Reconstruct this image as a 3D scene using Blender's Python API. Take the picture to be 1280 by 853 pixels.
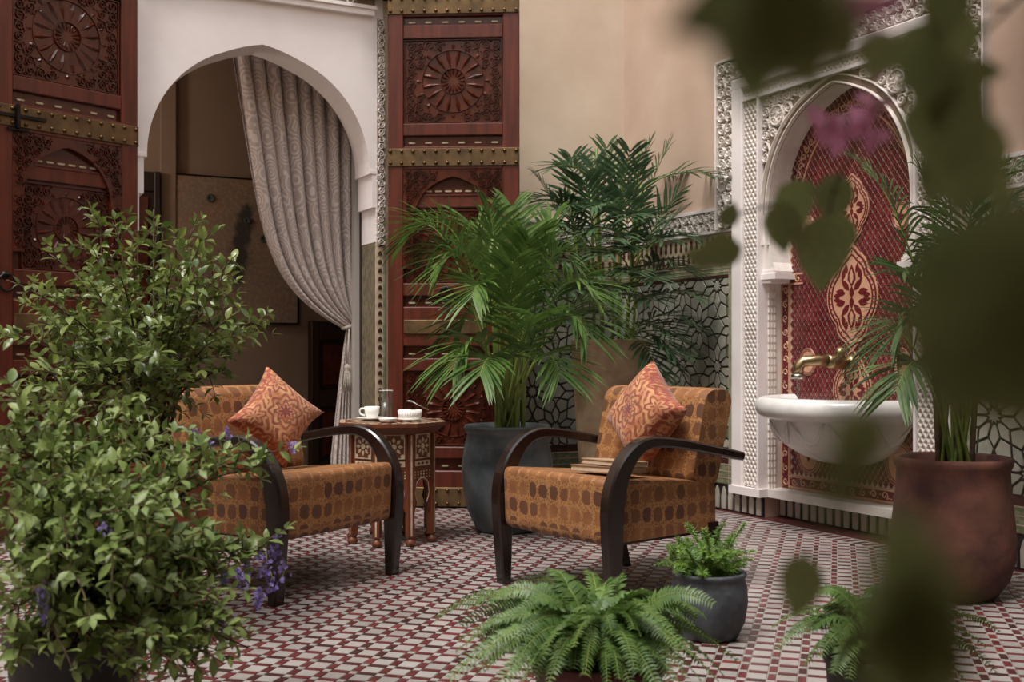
import bpy, math, random
import numpy as np
from mathutils import Vector, Matrix
random.seed(7)
R = math.radians
for o in list(bpy.data.objects): bpy.data.objects.remove(o)
scn = bpy.context.scene
COL = scn.collection
# ------------------------------------------------------------ camera, sky, light
FPX, HOR, EYE = 1400.0, 439.0, 0.95          # focal length in px of a 1280 frame, horizon row, eye height
cam_d = bpy.data.cameras.new('camera'); cam = bpy.data.objects.new('camera', cam_d); COL.objects.link(cam)
cam.location = (0, 0, EYE); cam.rotation_euler = (R(90), 0, 0)
cam_d.sensor_width = 36; cam_d.lens = 36*FPX/1280; cam_d.shift_y = (HOR-426.5)/1280
cam_d.clip_start = 0.02
cam_d.dof.use_dof = True; cam_d.dof.focus_distance = 4.6; cam_d.dof.aperture_fstop = 4.6
scn.camera = cam
w = bpy.data.worlds.new('sky'); scn.world = w; w.use_nodes = True
bg = w.node_tree.nodes['Background']; bg.inputs[0].default_value = (0.96, 0.98, 1.0, 1); bg.inputs[1].default_value = 1.3
sd = bpy.data.lights.new('sun', 'SUN'); sun = bpy.data.objects.new('sun', sd); COL.objects.link(sun)
sd.energy = 3.6; sd.angle = R(24); sd.color = (1.0, 0.95, 0.90)
sun.rotation_euler = (R(20), R(-15), R(0))
vs = scn.view_settings
vs.view_transform = 'Standard'; vs.look = 'None'; vs.gamma = 1; vs.use_curve_mapping = False; vs.exposure = 0.1

# ------------------------------------------------------------ the place: two walls meeting in a corner
TH = R(27)
CORNER = Vector((0.770, 7.702, 0))
def frame(xa):
    x = Vector((math.cos(xa), math.sin(xa), 0)); y = Vector((-x.y, x.x, 0))
    m = Matrix.Identity(4)
    for i in range(3): m[i][0] = x[i]; m[i][1] = y[i]; m[i][2] = (0,0,1)[i]; m[i][3] = CORNER[i]
    return m
MB_BACK = frame(TH)              # x to the right along the back wall (corner = 0), y into the wall
MB_RIGHT = frame(TH - R(90))     # x from the corner toward the viewer along the right wall, y into the wall
def at(px, py, Y):
    return Vector(((px-640)/FPX*Y, Y, EYE-(py-HOR)/FPX*Y))
def on_plane(px, py, M, yd):
    d = Vector(((px-640)/FPX, 1, -(py-HOR)/FPX)); Mi = M.inverted()
    o = Mi @ Vector((0, 0, EYE)); dl = Mi.to_3x3() @ d
    t = (yd-o.y)/dl.y; p = o + dl*t
    return p.x, p.z
def lerp(a, b, t): return a+(b-a)*t
def rnd(a, b): return random.uniform(a, b)

# ------------------------------------------------------------ mesh builder
class MB:
    def __init__(s): s.v = []; s.f = []; s.m = []; s.sm = []; s.uv = None
    def add(s, vs, fs, m=0, sm=False):
        b = len(s.v); s.v.extend([tuple(p) for p in vs])
        for f in fs: s.f.append([b+i for i in f]); s.m.append(m); s.sm.append(sm)
        return s
    def box(s, a, b, m=0, M=None):
        x0, y0, z0 = a; x1, y1, z1 = b
        vs = [Vector(p) for p in ((x0,y0,z0),(x1,y0,z0),(x1,y1,z0),(x0,y1,z0),(x0,y0,z1),(x1,y0,z1),(x1,y1,z1),(x0,y1,z1))]
        if M is not None: vs = [M @ p for p in vs]
        return s.add(vs, [(0,3,2,1),(4,5,6,7),(0,1,5,4),(1,2,6,5),(2,3,7,6),(3,0,4,7)], m)
    def bbox(s, a, b, bev, m=0):
        # box standing in a wall frame with its front (-y) edges bevelled
        x0, y0, z0 = a; x1, y1, z1 = b; e = bev
        vs = [(x0,y1,z0),(x1,y1,z0),(x1,y1,z1),(x0,y1,z1),(x0,y0+e,z0),(x1,y0+e,z0),(x1,y0+e,z1),(x0,y0+e,z1),
              (x0+e,y0,z0+e),(x1-e,y0,z0+e),(x1-e,y0,z1-e),(x0+e,y0,z1-e)]
        fs = [(8,9,10,11)]
        for i in range(4):
            j = (i+1) % 4
            fs += [(4+i,4+j,8+j,8+i), (i,j,4+j,4+i)]
        return s.add(vs, fs, m)
    def prism(s, poly, y0, y1, m=0, ins=0.0):
        # polygon in x,z; front at y0 (toward viewer), back at y1
        n = len(poly)
        if n < 3: return s
        cx = sum(p[0] for p in poly)/n; cz = sum(p[1] for p in poly)/n
        vs = [(lerp(p[0],cx,ins), y0, lerp(p[1],cz,ins)) for p in poly]+[(p[0], y1, p[1]) for p in poly]
        return s.add(vs, [list(range(n))]+[(i, n+i, n+(i+1)%n, (i+1)%n) for i in range(n)], m)
    def hprism(s, poly, z0, z1, m=0):
        n = len(poly)
        vs = [(p[0], p[1], z0) for p in poly]+[(p[0], p[1], z1) for p in poly]
        return s.add(vs, [list(range(n))[::-1], list(range(n, 2*n))]+[(i, (i+1)%n, n+(i+1)%n, n+i) for i in range(n)], m)
    def lathe(s, prof, n=32, m=0, c=(0,0,0), a0=0, a1=2*math.pi, sm=True, sx=1, sy=1):
        full = abs(a1-a0) > 6.28
        k = n if full else n+1
        vs = []
        for (r, z) in prof:
            for i in range(k):
                a = a0+(a1-a0)*i/n
                vs.append((c[0]+r*math.cos(a)*sx, c[1]+r*math.sin(a)*sy, c[2]+z))
        fs = []
        for j in range(len(prof)-1):
            for i in range(n):
                i2 = (i+1) % k
                fs.append((j*k+i, j*k+i2, (j+1)*k+i2, (j+1)*k+i))
        return s.add(vs, fs, m, sm)
    def tube(s, pts, rad, n=6, m=0, sm=True, cap=True):
        pts = [Vector(p) for p in pts]; N = len(pts)
        if not hasattr(rad, '__len__'): rad = [rad]*N
        vs = []; ref = None
        for i, p in enumerate(pts):
            t = (pts[min(i+1,N-1)]-pts[max(i-1,0)])
            if t.length < 1e-9: t = Vector((0,0,1))
            t.normalize()
            if ref is None: ref = t.orthogonal().normalized()
            u = (ref-t*ref.dot(t))
            u = u.normalized() if u.length > 1e-6 else t.orthogonal().normalized()
            ref = u; v = t.cross(u)
            for k in range(n):
                a = 2*math.pi*k/n
                vs.append(p+u*(rad[i]*math.cos(a))+v*(rad[i]*math.sin(a)))
        fs = [(j*n+k, j*n+(k+1)%n, (j+1)*n+(k+1)%n, (j+1)*n+k) for j in range(N-1) for k in range(n)]
        if cap: fs += [list(range(n))[::-1], list(range((N-1)*n, N*n))]
        return s.add(vs, fs, m, sm)
    def mesh(s, name, mats):
        me = bpy.data.meshes.new(name); me.from_pydata(s.v, [], s.f)
        for mt in (mats if isinstance(mats, (list, tuple)) else [mats]): me.materials.append(mt)
        me.polygons.foreach_set('material_index', s.m); me.polygons.foreach_set('use_smooth', s.sm)
        if s.uv is not None:
            ul = me.uv_layers.new(name='UVMap')
            idx = np.empty(len(me.loops), dtype=np.int32); me.loops.foreach_get('vertex_index', idx)
            ul.data.foreach_set('uv', np.array(s.uv, dtype=np.float32)[idx].ravel())
        me.update(); return me
    def build(s, name, mats, parent=None, M=None):
        return put(name, s.mesh(name, mats), parent, M)
def put(name, data, parent=None, M=None):
    o = bpy.data.objects.new(name, data); COL.objects.link(o)
    if parent is not None: o.parent = parent
    if M is not None: o.matrix_local = M
    return o
def tag(o, label=None, cat=None, group=None, kind=None):
    if label: o['label'] = label
    if cat: o['category'] = cat
    if group: o['group'] = group
    if kind: o['kind'] = kind
    return o
def thing(name, label, cat, M=None, group=None, kind=None):
    return tag(put(name, None, None, M), label, cat, group, kind)
def T(x, y, z=0, rz=0, rx=0, ry=0, s=1):
    return Matrix.Translation((x, y, z)) @ Matrix.Rotation(rz, 4, 'Z') @ Matrix.Rotation(ry, 4, 'Y') @ Matrix.Rotation(rx, 4, 'X') @ Matrix.Scale(s, 4)
def bez(a, b, c, n):
    a, b, c = Vector(a), Vector(b), Vector(c)
    return [a*(1-t)**2+b*(2*t*(1-t))+c*t*t for t in [i/n for i in range(n+1)]]

# ------------------------------------------------------------ materials
def col(r, g, b):
    f = lambda v: (v/255/12.92) if v/255 <= 0.04045 else ((v/255+0.055)/1.055)**2.4
    return (f(r), f(g), f(b), 1)
class E:                                     # little expression wrapper over Math nodes
    def __init__(s, nt, k): s.nt = nt; s.k = k
    def op(s, o, b=None, c=None):
        n = s.nt.nodes.new('ShaderNodeMath'); n.operation = o
        for i, q in enumerate((s, b, c)):
            if q is None: continue
            if isinstance(q, E): s.nt.links.new(q.k, n.inputs[i])
            else: n.inputs[i].default_value = q
        return E(s.nt, n.outputs[0])
    def __add__(s, b): return s.op('ADD', b)
    def __sub__(s, b): return s.op('SUBTRACT', b)
    def __mul__(s, b): return s.op('MULTIPLY', b)
    def __truediv__(s, b): return s.op('DIVIDE', b)
    def lt(s, b): return s.op('LESS_THAN', b)
    def gt(s, b): return s.op('GREATER_THAN', b)
    def fr(s): return s.op('FRACT')
    def fl(s): return s.op('FLOOR')
    def abs(s): return s.op('ABSOLUTE')
    def sin(s): return s.op('SINE')
    def mx(s, b): return s.op('MAXIMUM', b)
    def mn(s, b): return s.op('MINIMUM', b)
class Mat:
    def __init__(s, name):
        s.m = bpy.data.materials.new(name); s.m.use_nodes = True; s.nt = s.m.node_tree
        s.p = s.nt.nodes['Principled BSDF']
    def new(s, t): return s.nt.nodes.new(t)
    def link(s, a, b): s.nt.links.new(a, b)
    def coord(s, which='Object', scale=None):
        tc = s.new('ShaderNodeTexCoord'); k = tc.outputs[which]
        if scale is not None:
            mp = s.new('ShaderNodeMapping'); mp.inputs['Scale'].default_value = scale; s.link(k, mp.inputs[0]); k = mp.outputs[0]
        return k
    def noise(s, k, scale, detail=3, rough=.55):
        n = s.new('ShaderNodeTexNoise'); n.inputs['Scale'].default_value = scale; n.inputs['Detail'].default_value = detail; n.inputs['Roughness'].default_value = rough
        if k is not None: s.link(k, n.inputs['Vector'])
        return E(s.nt, n.outputs['Fac'])
    def mix(s, fac, a, b):
        n = s.new('ShaderNodeMix'); n.data_type = 'RGBA'
        if isinstance(fac, E): s.link(fac.k, n.inputs['Factor'])
        else: n.inputs['Factor'].default_value = fac
        for q, i in ((a, 6), (b, 7)):
            if isinstance(q, tuple): n.inputs[i].default_value = q
            else: s.link(q, n.inputs[i])
        return n.outputs[2]
    def remap(s, e, a, b):
        n = s.new('ShaderNodeMapRange'); n.inputs[1].default_value = a; n.inputs[2].default_value = b; s.link(e.k, n.inputs[0])
        return E(s.nt, n.outputs[0])
    def color(s, k):
        if isinstance(k, tuple): s.p.inputs['Base Color'].default_value = k
        else: s.link(k, s.p.inputs['Base Color'])
    def bump(s, e, strength, dist=.01):
        b = s.new('ShaderNodeBump'); b.inputs['Strength'].default_value = strength; b.inputs['Distance'].default_value = dist
        s.link(e.k, b.inputs['Height']); s.link(b.outputs[0], s.p.inputs['Normal'])
    def uv(s):
        k = s.coord('UV'); sp = s.new('ShaderNodeSeparateXYZ'); s.link(k, sp.inputs[0])
        return E(s.nt, sp.outputs[0]), E(s.nt, sp.outputs[1]), k
def pm(name, c1, c2=None, scale=6, lo=.35, hi=.65, rough=.6, metal=0, bump=0, bscale=None, stretch=None, coat=0, detail=4, spec=None):
    M = Mat(name); k = M.coord('Object', stretch)
    if c2 is None: M.color(c1)
    else: M.color(M.mix(M.remap(M.noise(k, scale, detail), lo, hi), c1, c2))
    M.p.inputs['Roughness'].default_value = rough; M.p.inputs['Metallic'].default_value = metal
    if coat: M.p.inputs['Coat Weight'].default_value = coat; M.p.inputs['Coat Roughness'].default_value = .15
    if spec is not None: M.p.inputs['Specular IOR Level'].default_value = spec
    if bump: M.bump(M.noise(k, bscale or scale*3, 4), bump)
    return M.m
def leafmat(name, c1, c2, c3, rough=.45, trans=.25):
    M = Mat(name); k = M.coord('Object')
    oi = M.new('ShaderNodeObjectInfo')
    f = M.remap(M.noise(k, 14, 2), .35, .65)
    a = M.mix(f, c1, c2)
    b = M.mix(E(M.nt, oi.outputs['Random'])*.55, a, c3)
    M.color(b); M.p.inputs['Roughness'].default_value = rough
    tr = M.new('ShaderNodeBsdfTranslucent'); M.link(b, tr.inputs[0])
    mx = M.new('ShaderNodeMixShader'); mx.inputs[0].default_value = trans
    out = M.nt.nodes['Material Output']
    M.link(M.p.outputs[0], mx.inputs[1]); M.link(tr.outputs[0], mx.inputs[2]); M.link(mx.outputs[0], out.inputs[0])
    return M.m
m_cream = pm('cream_tadelakt', col(226,210,190), col(206,186,164), 1.6, .3, .7, .55, bump=.12, bscale=9)
m_pinkcream = pm('pink_tadelakt', col(206,182,164), col(184,156,138), 1.7, .3, .7, .5, bump=.12, bscale=9)
m_white = pm('white_plaster', col(244,237,236), col(232,222,220), 2.2, .3, .7, .6, bump=.06, bscale=14)
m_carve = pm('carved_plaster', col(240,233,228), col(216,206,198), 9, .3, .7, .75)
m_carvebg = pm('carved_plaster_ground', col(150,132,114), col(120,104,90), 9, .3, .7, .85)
m_wood = pm('mahogany', col(102,43,27), col(70,29,18), 3, .3, .7, .38, bump=.08, bscale=20, stretch=(9,9,.8))
m_wood2 = pm('mahogany_carved', col(92,42,28), col(62,28,19), 8, .3, .7, .22)
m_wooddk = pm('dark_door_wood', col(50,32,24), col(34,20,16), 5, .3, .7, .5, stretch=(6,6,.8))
m_brass = pm('aged_brass', col(124,98,66), col(82,64,44), 11, .3, .7, .5, metal=.6, bump=.1, bscale=40)
m_tap = pm('polished_old_brass', col(180,156,118), col(140,118,86), 8, rough=.28, metal=.9)
m_stud = pm('brass_stud', col(120,92,58), col(88,64,40), 20, rough=.35, metal=.85)
m_iron = pm('black_iron', col(34,30,28), col(22,20,20), 20, rough=.4, metal=.6)
m_bone = pm('bone_inlay', col(206,190,164), col(170,148,116), 40, rough=.4)
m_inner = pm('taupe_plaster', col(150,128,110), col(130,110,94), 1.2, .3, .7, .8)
m_ebony = pm('dark_stained_wood', col(38,24,20), col(26,17,15), 6, .3, .7, .27, stretch=(3,3,3), coat=.25)
m_tw = [pm('white_tile_a', col(170,164,160), col(146,140,136), 3, .3, .7, .32), pm('white_tile_b', col(156,150,146), col(134,128,124), 3, .3, .7, .34)]
m_tr = [pm('red_tile_a', col(104,48,50), col(88,42,44), 8, rough=.3), pm('red_tile_b', col(92,42,42), col(76,36,36), 8, rough=.3), pm('brown_tile_c', col(72,40,38), col(58,34,34), 8, rough=.32), pm('red_tile_d', col(124,54,52), col(104,44,44), 8, rough=.3)]
m_grout = pm('grout', col(150,140,132), col(126,116,110), 9, rough=.9)
m_zbase = pm('zellige_strap', col(60,44,38), col(54,62,46), 5, .4, .6, .4)
m_zl = [pm('zellige_pale_a', col(188,186,172), col(168,168,154), 9, rough=.3), pm('zellige_pale_b', col(176,176,164), col(150,154,140), 9, rough=.3), pm('zellige_green', col(116,128,98), col(96,110,84), 9, rough=.3)]
m_zgreen = pm('zellige_border_green', col(120,128,96), col(150,150,124), 30, .45, .55, .4)
m_zbrown = pm('zellige_brown', col(88,50,44), col(70,40,36), 20, rough=.35)
m_zcream = pm('zellige_cream', col(206,190,166), col(184,166,142), 20, rough=.4)
m_zred = [pm('niche_red_a', col(110,36,42), col(90,30,36), 12, rough=.25), pm('niche_red_b', col(124,48,52), col(102,38,42), 12, rough=.25)]
m_medal = pm('medallion_cream', col(206,158,130), col(188,138,110), 12, rough=.35)
m_pickw = pm('picket_white', col(196,188,176), col(170,160,148), 9, rough=.4)
m_pickb = pm('picket_black', col(34,30,34), col(48,40,44), 9, rough=.35)
m_marble = pm('white_marble', col(232,228,224), col(190,188,188), 3.2, .42, .75, .22, detail=8)
def clear(name, tint, refl):
    M = Mat(name); tr = M.new('ShaderNodeBsdfTransparent'); tr.inputs[0].default_value = tint
    gl = M.new('ShaderNodeBsdfGlossy'); gl.inputs['Roughness'].default_value = .22
    fr = M.new('ShaderNodeFresnel'); fr.inputs[0].default_value = refl; fk = E(M.nt, fr.outputs[0])*.45+.10
    mx = M.new('ShaderNodeMixShader'); M.link(fk.k, mx.inputs[0]); M.link(tr.outputs[0], mx.inputs[1]); M.link(gl.outputs[0], mx.inputs[2])
    M.link(mx.outputs[0], M.nt.nodes['Material Output'].inputs[0]); return M.m
m_water = clear('water', (.90,.93,.93,1), 1.33)
m_glass = clear('clear_glass', (.93,.95,.94,1), 1.45)
m_china = pm('white_china', col(240,238,232), None, rough=.18)
m_steel = pm('steel', col(200,196,190), None, rough=.22, metal=1)
m_greypot = pm('grey_glazed_clay', col(104,112,116), col(54,60,64), 5, .36, .66, .45, bump=.4, bscale=14, detail=8)
m_blackpot = pm('charcoal_clay', col(78,82,88), col(44,48,52), 9, .36, .64, .6, bump=.4, bscale=24, detail=8)
m_darkpot = pm('near_black_clay', col(34,32,32), col(24,22,22), 5, rough=.6)
m_beigepot = pm('ochre_tadelakt_pot', col(214,188,158), col(166,136,104), 4.5, .36, .64, .5, bump=.15, bscale=10)
m_terra = pm('weathered_terracotta', col(120,76,62), col(68,40,37), 4.5, .36, .64, .85, bump=.5, bscale=18, detail=8)
m_terra2 = pm('terracotta', col(158,88,58), col(132,70,46), 4, .3, .7, .75, bump=.15, bscale=14)
m_maroonpot = pm('maroon_clay', col(92,40,38), col(70,30,30), 5, rough=.55)
m_soil = pm('soil', col(48,36,28), col(30,22,18), 25, rough=.95, bump=.6, bscale=50)
m_bark = pm('brown_stem', col(92,72,48), col(70,54,36), 20, rough=.8)
m_cane = pm('green_cane', col(128,140,62), col(88,108,48), 10, rough=.5)
m_areca = leafmat('areca_leaf', col(74,106,46), col(108,136,62), col(60,92,46))
m_bamboo = leafmat('bamboo_palm_leaf', col(60,88,58), col(90,118,80), col(48,72,50))
m_ppalm = leafmat('shaded_palm_leaf', col(70,94,54), col(100,126,74), col(54,78,46))
m_fern = leafmat('fern_leaf', col(78,108,50), col(112,140,70), col(62,90,46))
m_foxtail = leafmat('foxtail_leaf', col(98,136,52), col(136,168,70), col(76,112,46))
m_duranta = leafmat('light_green_leaf', col(104,126,62), col(152,166,96), col(80,100,50))
m_gloss = leafmat('glossy_leaf', col(86,106,52), col(134,146,74), col(64,86,42), rough=.3)
m_bougl = leafmat('vine_leaf', col(124,136,88), col(146,156,104), col(98,110,70), rough=.5, trans=.5)
m_pink = leafmat('pink_bract', col(228,150,194), col(240,188,214), col(190,112,158), trans=.45)
m_violet = leafmat('violet_flower', col(126,104,176), col(158,138,202), col(108,86,158))
m_paper = pm('book_paper', col(206,184,156), col(180,156,128), 60, rough=.9, stretch=(1,1,20))
m_bookc = pm('book_cover', col(150,116,92), col(126,96,76), 14, rough=.7)
m_bookc2 = pm('book_cover_pale', col(176,146,118), col(150,122,98), 14, rough=.7)
m_tassel = pm('tassel_thread', col(206,196,184), col(176,166,154), 60, rough=.9)

def fabric_chair():
    M = Mat('golden_damask'); u, v, k = M.uv()
    n = M.noise(k, 9, 3)
    wob = (n-.5)*.35
    cu = u/.062+wob*1.5; cv = v/.074+wob*1.2
    iu = cu.fl(); iv = cv.fl()
    fu = (cu.fr()-.5).abs(); fv = (cv.fr()-.5).abs()
    # rounded-square patch
    d = (fu*2.3).op('POWER', 3)+(fv*2.4).op('POWER', 3)+(M.noise(k, 40, 1)-.5)*.5
    patch = d.lt(.66)
    wn = M.new('ShaderNodeTexWhiteNoise'); wn.noise_dimensions = '2D'
    cb = M.new('ShaderNodeCombineXYZ'); M.link(iu.k, cb.inputs[0]); M.link(iv.k, cb.inputs[1]); M.link(cb.outputs[0], wn.inputs['Vector'])
    hsh = E(M.nt, wn.outputs['Value'])
    odd = ((iv*.5).fr()).gt(.25)
    on = hsh.gt(odd*.46+.26)
    fine = M.noise(k, 150, 2).gt(.52)
    vor = M.new('ShaderNodeTexVoronoi'); vor.feature = 'DISTANCE_TO_EDGE'; vor.inputs['Scale'].default_value = 70; M.link(k, vor.inputs['Vector'])
    line = E(M.nt, vor.outputs['Distance']).lt(.12)
    base = M.mix(M.remap(M.noise(k, 12, 2), .35, .65), col(144,94,50), col(120,74,38))
    base = M.mix((line*(patch*-1+1))*.6, base, col(182,134,82))
    base = M.mix(fine*.2, base, col(120,70,40))
    tone = M.mix(hsh.op('MULTIPLY', 7.3).fr(), col(74,40,26), col(126,80,42))
    c = M.mix(patch*on*.85, base, tone)
    M.color(c); M.p.inputs['Roughness'].default_value = .62
    M.p.inputs['Sheen Weight'].default_value = .06
    M.bump(line*.4-patch*on*.5, .25, .003)
    return M.m
def fabric_pillow():
    M = Mat('red_gold_medallion_cloth'); u, v, k = M.uv()     # uv in -1..1
    n = M.noise(k, 4, 2)
    uu = u*1.05+(n-.5)*.08; vv = v*1.05+(n-.5)*.08
    def ros(a, b, s, ph):
        x = ((a*s+ph).fr()-.5)*2; y = ((b*s+ph).fr()-.5)*2
        r = (x*x+y*y).op('SQRT'); th = y.op('ARCTAN2', x)
        return r, th
    r, th = ros(uu, vv, .80, .5)
    pet = (th*8).sin()*.09
    rr = r+pet
    ring = (rr*21).sin().gt(.1)
    r2, th2 = ros(uu, vv, .80, 0.0)
    rr2 = r2+(th2*6).sin()*.12
    ring2 = (rr2*19).sin().gt(.1)
    inner = r.lt(.86)
    pat = ring*inner+ring2*(inner*-1+1)
    gold = M.mix(M.remap(M.noise(k, 3, 1), .4, .6), col(196,142,98), col(168,104,68))
    red = M.mix(M.remap(M.noise(k, 6, 1), .35, .65), col(116,36,34), col(136,66,42))
    c = M.mix(pat*.9, gold, red)
    c = M.mix(rr.lt(.24)*.9, c, col(104,20,34))
    c = M.mix(((r-.5).abs().lt(.05))*((th*7).sin().gt(0))*.8, c, col(84,60,30))
    # running fret toward the edge of the cloth
    e = u.abs().mx(v.abs())
    fret = ((u+v)*26).sin()*((u-v)*26).sin()
    c = M.mix(e.gt(.8)*fret.gt(.1)*.85, c, col(150,44,36))
    fine = M.noise(k, 70, 1).gt(.55)
    c = M.mix(fine*.2, c, col(206,160,118))
    M.color(c); M.p.inputs['Roughness'].default_value = .8; M.p.inputs['Sheen Weight'].default_value = .2
    M.bump(pat, .3, .003)
    return M.m
def fabric_curtain():
    M = Mat('embroidered_curtain'); u, v, k = M.uv()
    mp = M.new('ShaderNodeMapping'); mp.inputs['Scale'].default_value = (1,1,1); M.link(k, mp.inputs[0])
    vor = M.new('ShaderNodeTexVoronoi'); vor.inputs['Scale'].default_value = 7; vor.inputs['Randomness'].default_value = .75; M.link(mp.outputs[0], vor.inputs['Vector'])
    d = E(M.nt, vor.outputs['Distance'])+(M.noise(k, 12, 1)-.5)*.1
    ring = (d*42).sin().gt(.35)
    fine = M.noise(k, 60, 2)
    base = M.mix(M.remap(fine, .35, .65), col(200,184,177), col(182,167,160))
    M.color(M.mix(ring*.62, base, col(234,224,217)))
    M.p.inputs['Roughness'].default_value = .85; M.p.inputs['Sheen Weight'].default_value = .3
    M.bump(ring, .3, .004)
    return M.m
def canvas_paint():
    M = Mat('textured_abstract_canvas'); k = M.coord('Object')
    n1 = M.remap(M.noise(k, 2.2, 5), .3, .7); n2 = M.noise(k, 45, 4)
    c = M.mix(n1, col(150,128,106), col(120,104,92))
    c = M.mix(M.remap(M.noise(k, 5, 3), .5, .72)*.5, c, col(170,116,74))
    c = M.mix(M.remap(n2, .45, .75)*.5, c, col(176,160,140))
    # dark vertical drip of paint
    sp = M.new('ShaderNodeSeparateXYZ'); M.link(k, sp.inputs[0])
    x = E(M.nt, sp.outputs[0]); z = E(M.nt, sp.outputs[2])
    nn = M.noise(k, 16, 4)
    e = (x-.02+(z*-.12)).abs()/.07+((z-.06).abs()/.34).op('POWER', 4)+(nn-.5)*2.4
    c = M.mix(M.remap(e, 1.25, .45)*.85, c, col(40,44,42))
    M.color(c); M.p.inputs['Roughness'].default_value = .75; M.bump(n2, .5, .006)
    return M.m
m_fab = fabric_chair(); m_pil = fabric_pillow(); m_cur = fabric_curtain(); m_canvas = canvas_paint()
# ------------------------------------------------------------ relief helpers (all in a wall frame: x right, z up, front = -y)
def ribbon(mb, pts, wd, y, rel, m=0):
    # half-round band along a 2-D path, rising rel out of the ground at depth y
    n = len(pts); vs = []; fs = []
    for i, (x, z) in enumerate(pts):
        a = pts[max(i-1,0)]; b = pts[min(i+1,n-1)]
        dx, dz = b[0]-a[0], b[1]-a[1]; l = math.hypot(dx, dz) or 1
        nx, nz = -dz/l*wd/2, dx/l*wd/2
        vs += [(x+nx, y, z+nz), (x+nx*.35, y-rel, z+nz*.35), (x-nx*.35, y-rel, z-nz*.35), (x-nx, y, z-nz)]
    for i in range(n-1):
        for k in range(3):
            fs.append((i*4+k, i*4+k+1, (i+1)*4+k+1, (i+1)*4+k))
    mb.add(vs, fs, m)
def scroll(mb, cx, cz, s, rot, flip, y, rel, wd, m=0, turns=1.55, n=13):
    pts = []
    for i in range(n+1):
        t = i/n; a = rot+flip*t*turns*2*math.pi; r = s*(.5-.42*t)
        pts.append((cx+r*math.cos(a), cz+r*math.sin(a)))
    ribbon(mb, pts, wd, y, rel, m)
    for q in range(3):                        # small leaves springing from the scroll
        a = rot+flip*(.3+q*1.7); r = s*.56
        p = (cx+r*math.cos(a), cz+r*math.sin(a)); d = a+flip*.9
        l = s*.3; wv = s*.09
        tip = (p[0]+l*math.cos(d), p[1]+l*math.sin(d)); sx, sz = -math.sin(d)*wv, math.cos(d)*wv
        mid = (lerp(p[0],tip[0],.4), lerp(p[1],tip[1],.4))
        mb.add([(p[0],y,p[1]), (mid[0]+sx,y-rel*.5,mid[1]+sz), (tip[0],y,tip[1]), (mid[0]-sx,y-rel*.5,mid[1]-sz), (mid[0],y-rel,mid[1])],
               [(0,1,4),(1,2,4),(2,3,4),(3,0,4)], m)
def carve_rect(mb, x0, x1, z0, z1, unit, y, rel, m=0, inside=None, wfac=.13):
    nx = max(1, round((x1-x0)/unit)); nz = max(1, round((z1-z0)/unit))
    ux = (x1-x0)/nx; uz = (z1-z0)/nz; s = min(ux, uz)
    for i in range(nx):
        for j in range(nz):
            cx = x0+(i+.5)*ux; cz = z0+(j+.5)*uz
            if inside and not inside(cx, cz): continue
            fl = 1 if (i+j) % 2 else -1
            scroll(mb, cx, cz, s*1.0, (i*1.9+j*2.4), fl, y, rel, s*wfac, m)
            # little stem to the next scroll
            if (i+j) % 2: ribbon(mb, [(cx-ux*.5, cz-uz*.5), (cx-ux*.2, cz-uz*.42), (cx+ux*.5, cz+uz*.5)], s*wfac*.8, y, rel*.8, m)
            else: ribbon(mb, [(cx-ux*.5, cz+uz*.5), (cx+ux*.2, cz+uz*.4), (cx+ux*.5, cz-uz*.5)], s*wfac*.8, y, rel*.8, m)
def arch_pts(cx, hw, zs, rise, n=28, point=.03, over=0.0):
    out = []
    for i in range(n+1):
        ph = math.pi+over-(math.pi+2*over)*i/n
        x = cx+hw*math.cos(ph)/(1 if not over else 1); z = zs+rise*math.sin(ph)
        u = abs(x-cx)/hw
        if u < .35: z += point*(1-u/.35)**1.3
        out.append((x, z))
    return out
def arch_block(mb, x0, x1, z0, z1, pts, y0, y1, m=0, ms=None):
    # slab x0..x1, z0..z1 with the region under the arch polyline cut away (arch ends sit at z0 level or above)
    ms = m if ms is None else ms
    a, b = pts[0], pts[-1]
    for P in ([(x0,z0),(a[0],z0),(a[0],a[1]),(x0,a[1])], [(b[0],z0),(x1,z0),(x1,b[1]),(b[0],b[1])]):
        if abs(P[0][1]-P[2][1]) > 1e-5 and abs(P[0][0]-P[1][0]) > 1e-5: mb.prism(P, y0, y1, m)
    L = [(x0,a[1])]+pts+[(x1,b[1])]
    for i in range(len(L)-1):
        p, q = L[i], L[i+1]
        if q[0]-p[0] < 1e-6 : continue
        mb.add([(p[0],y0,p[1]),(q[0],y0,q[1]),(q[0],y0,z1),(p[0],y0,z1),(p[0],y1,p[1]),(q[0],y1,q[1]),(q[0],y1,z1),(p[0],y1,z1)],
               [(0,1,2,3),(7,6,5,4),(3,2,6,7)], m)
    for i in range(len(pts)-1):
        p, q = pts[i], pts[i+1]
        mb.add([(p[0],y0,p[1]),(q[0],y0,q[1]),(q[0],y1,q[1]),(p[0],y1,p[1])], [(0,3,2,1)], ms, True)

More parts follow.
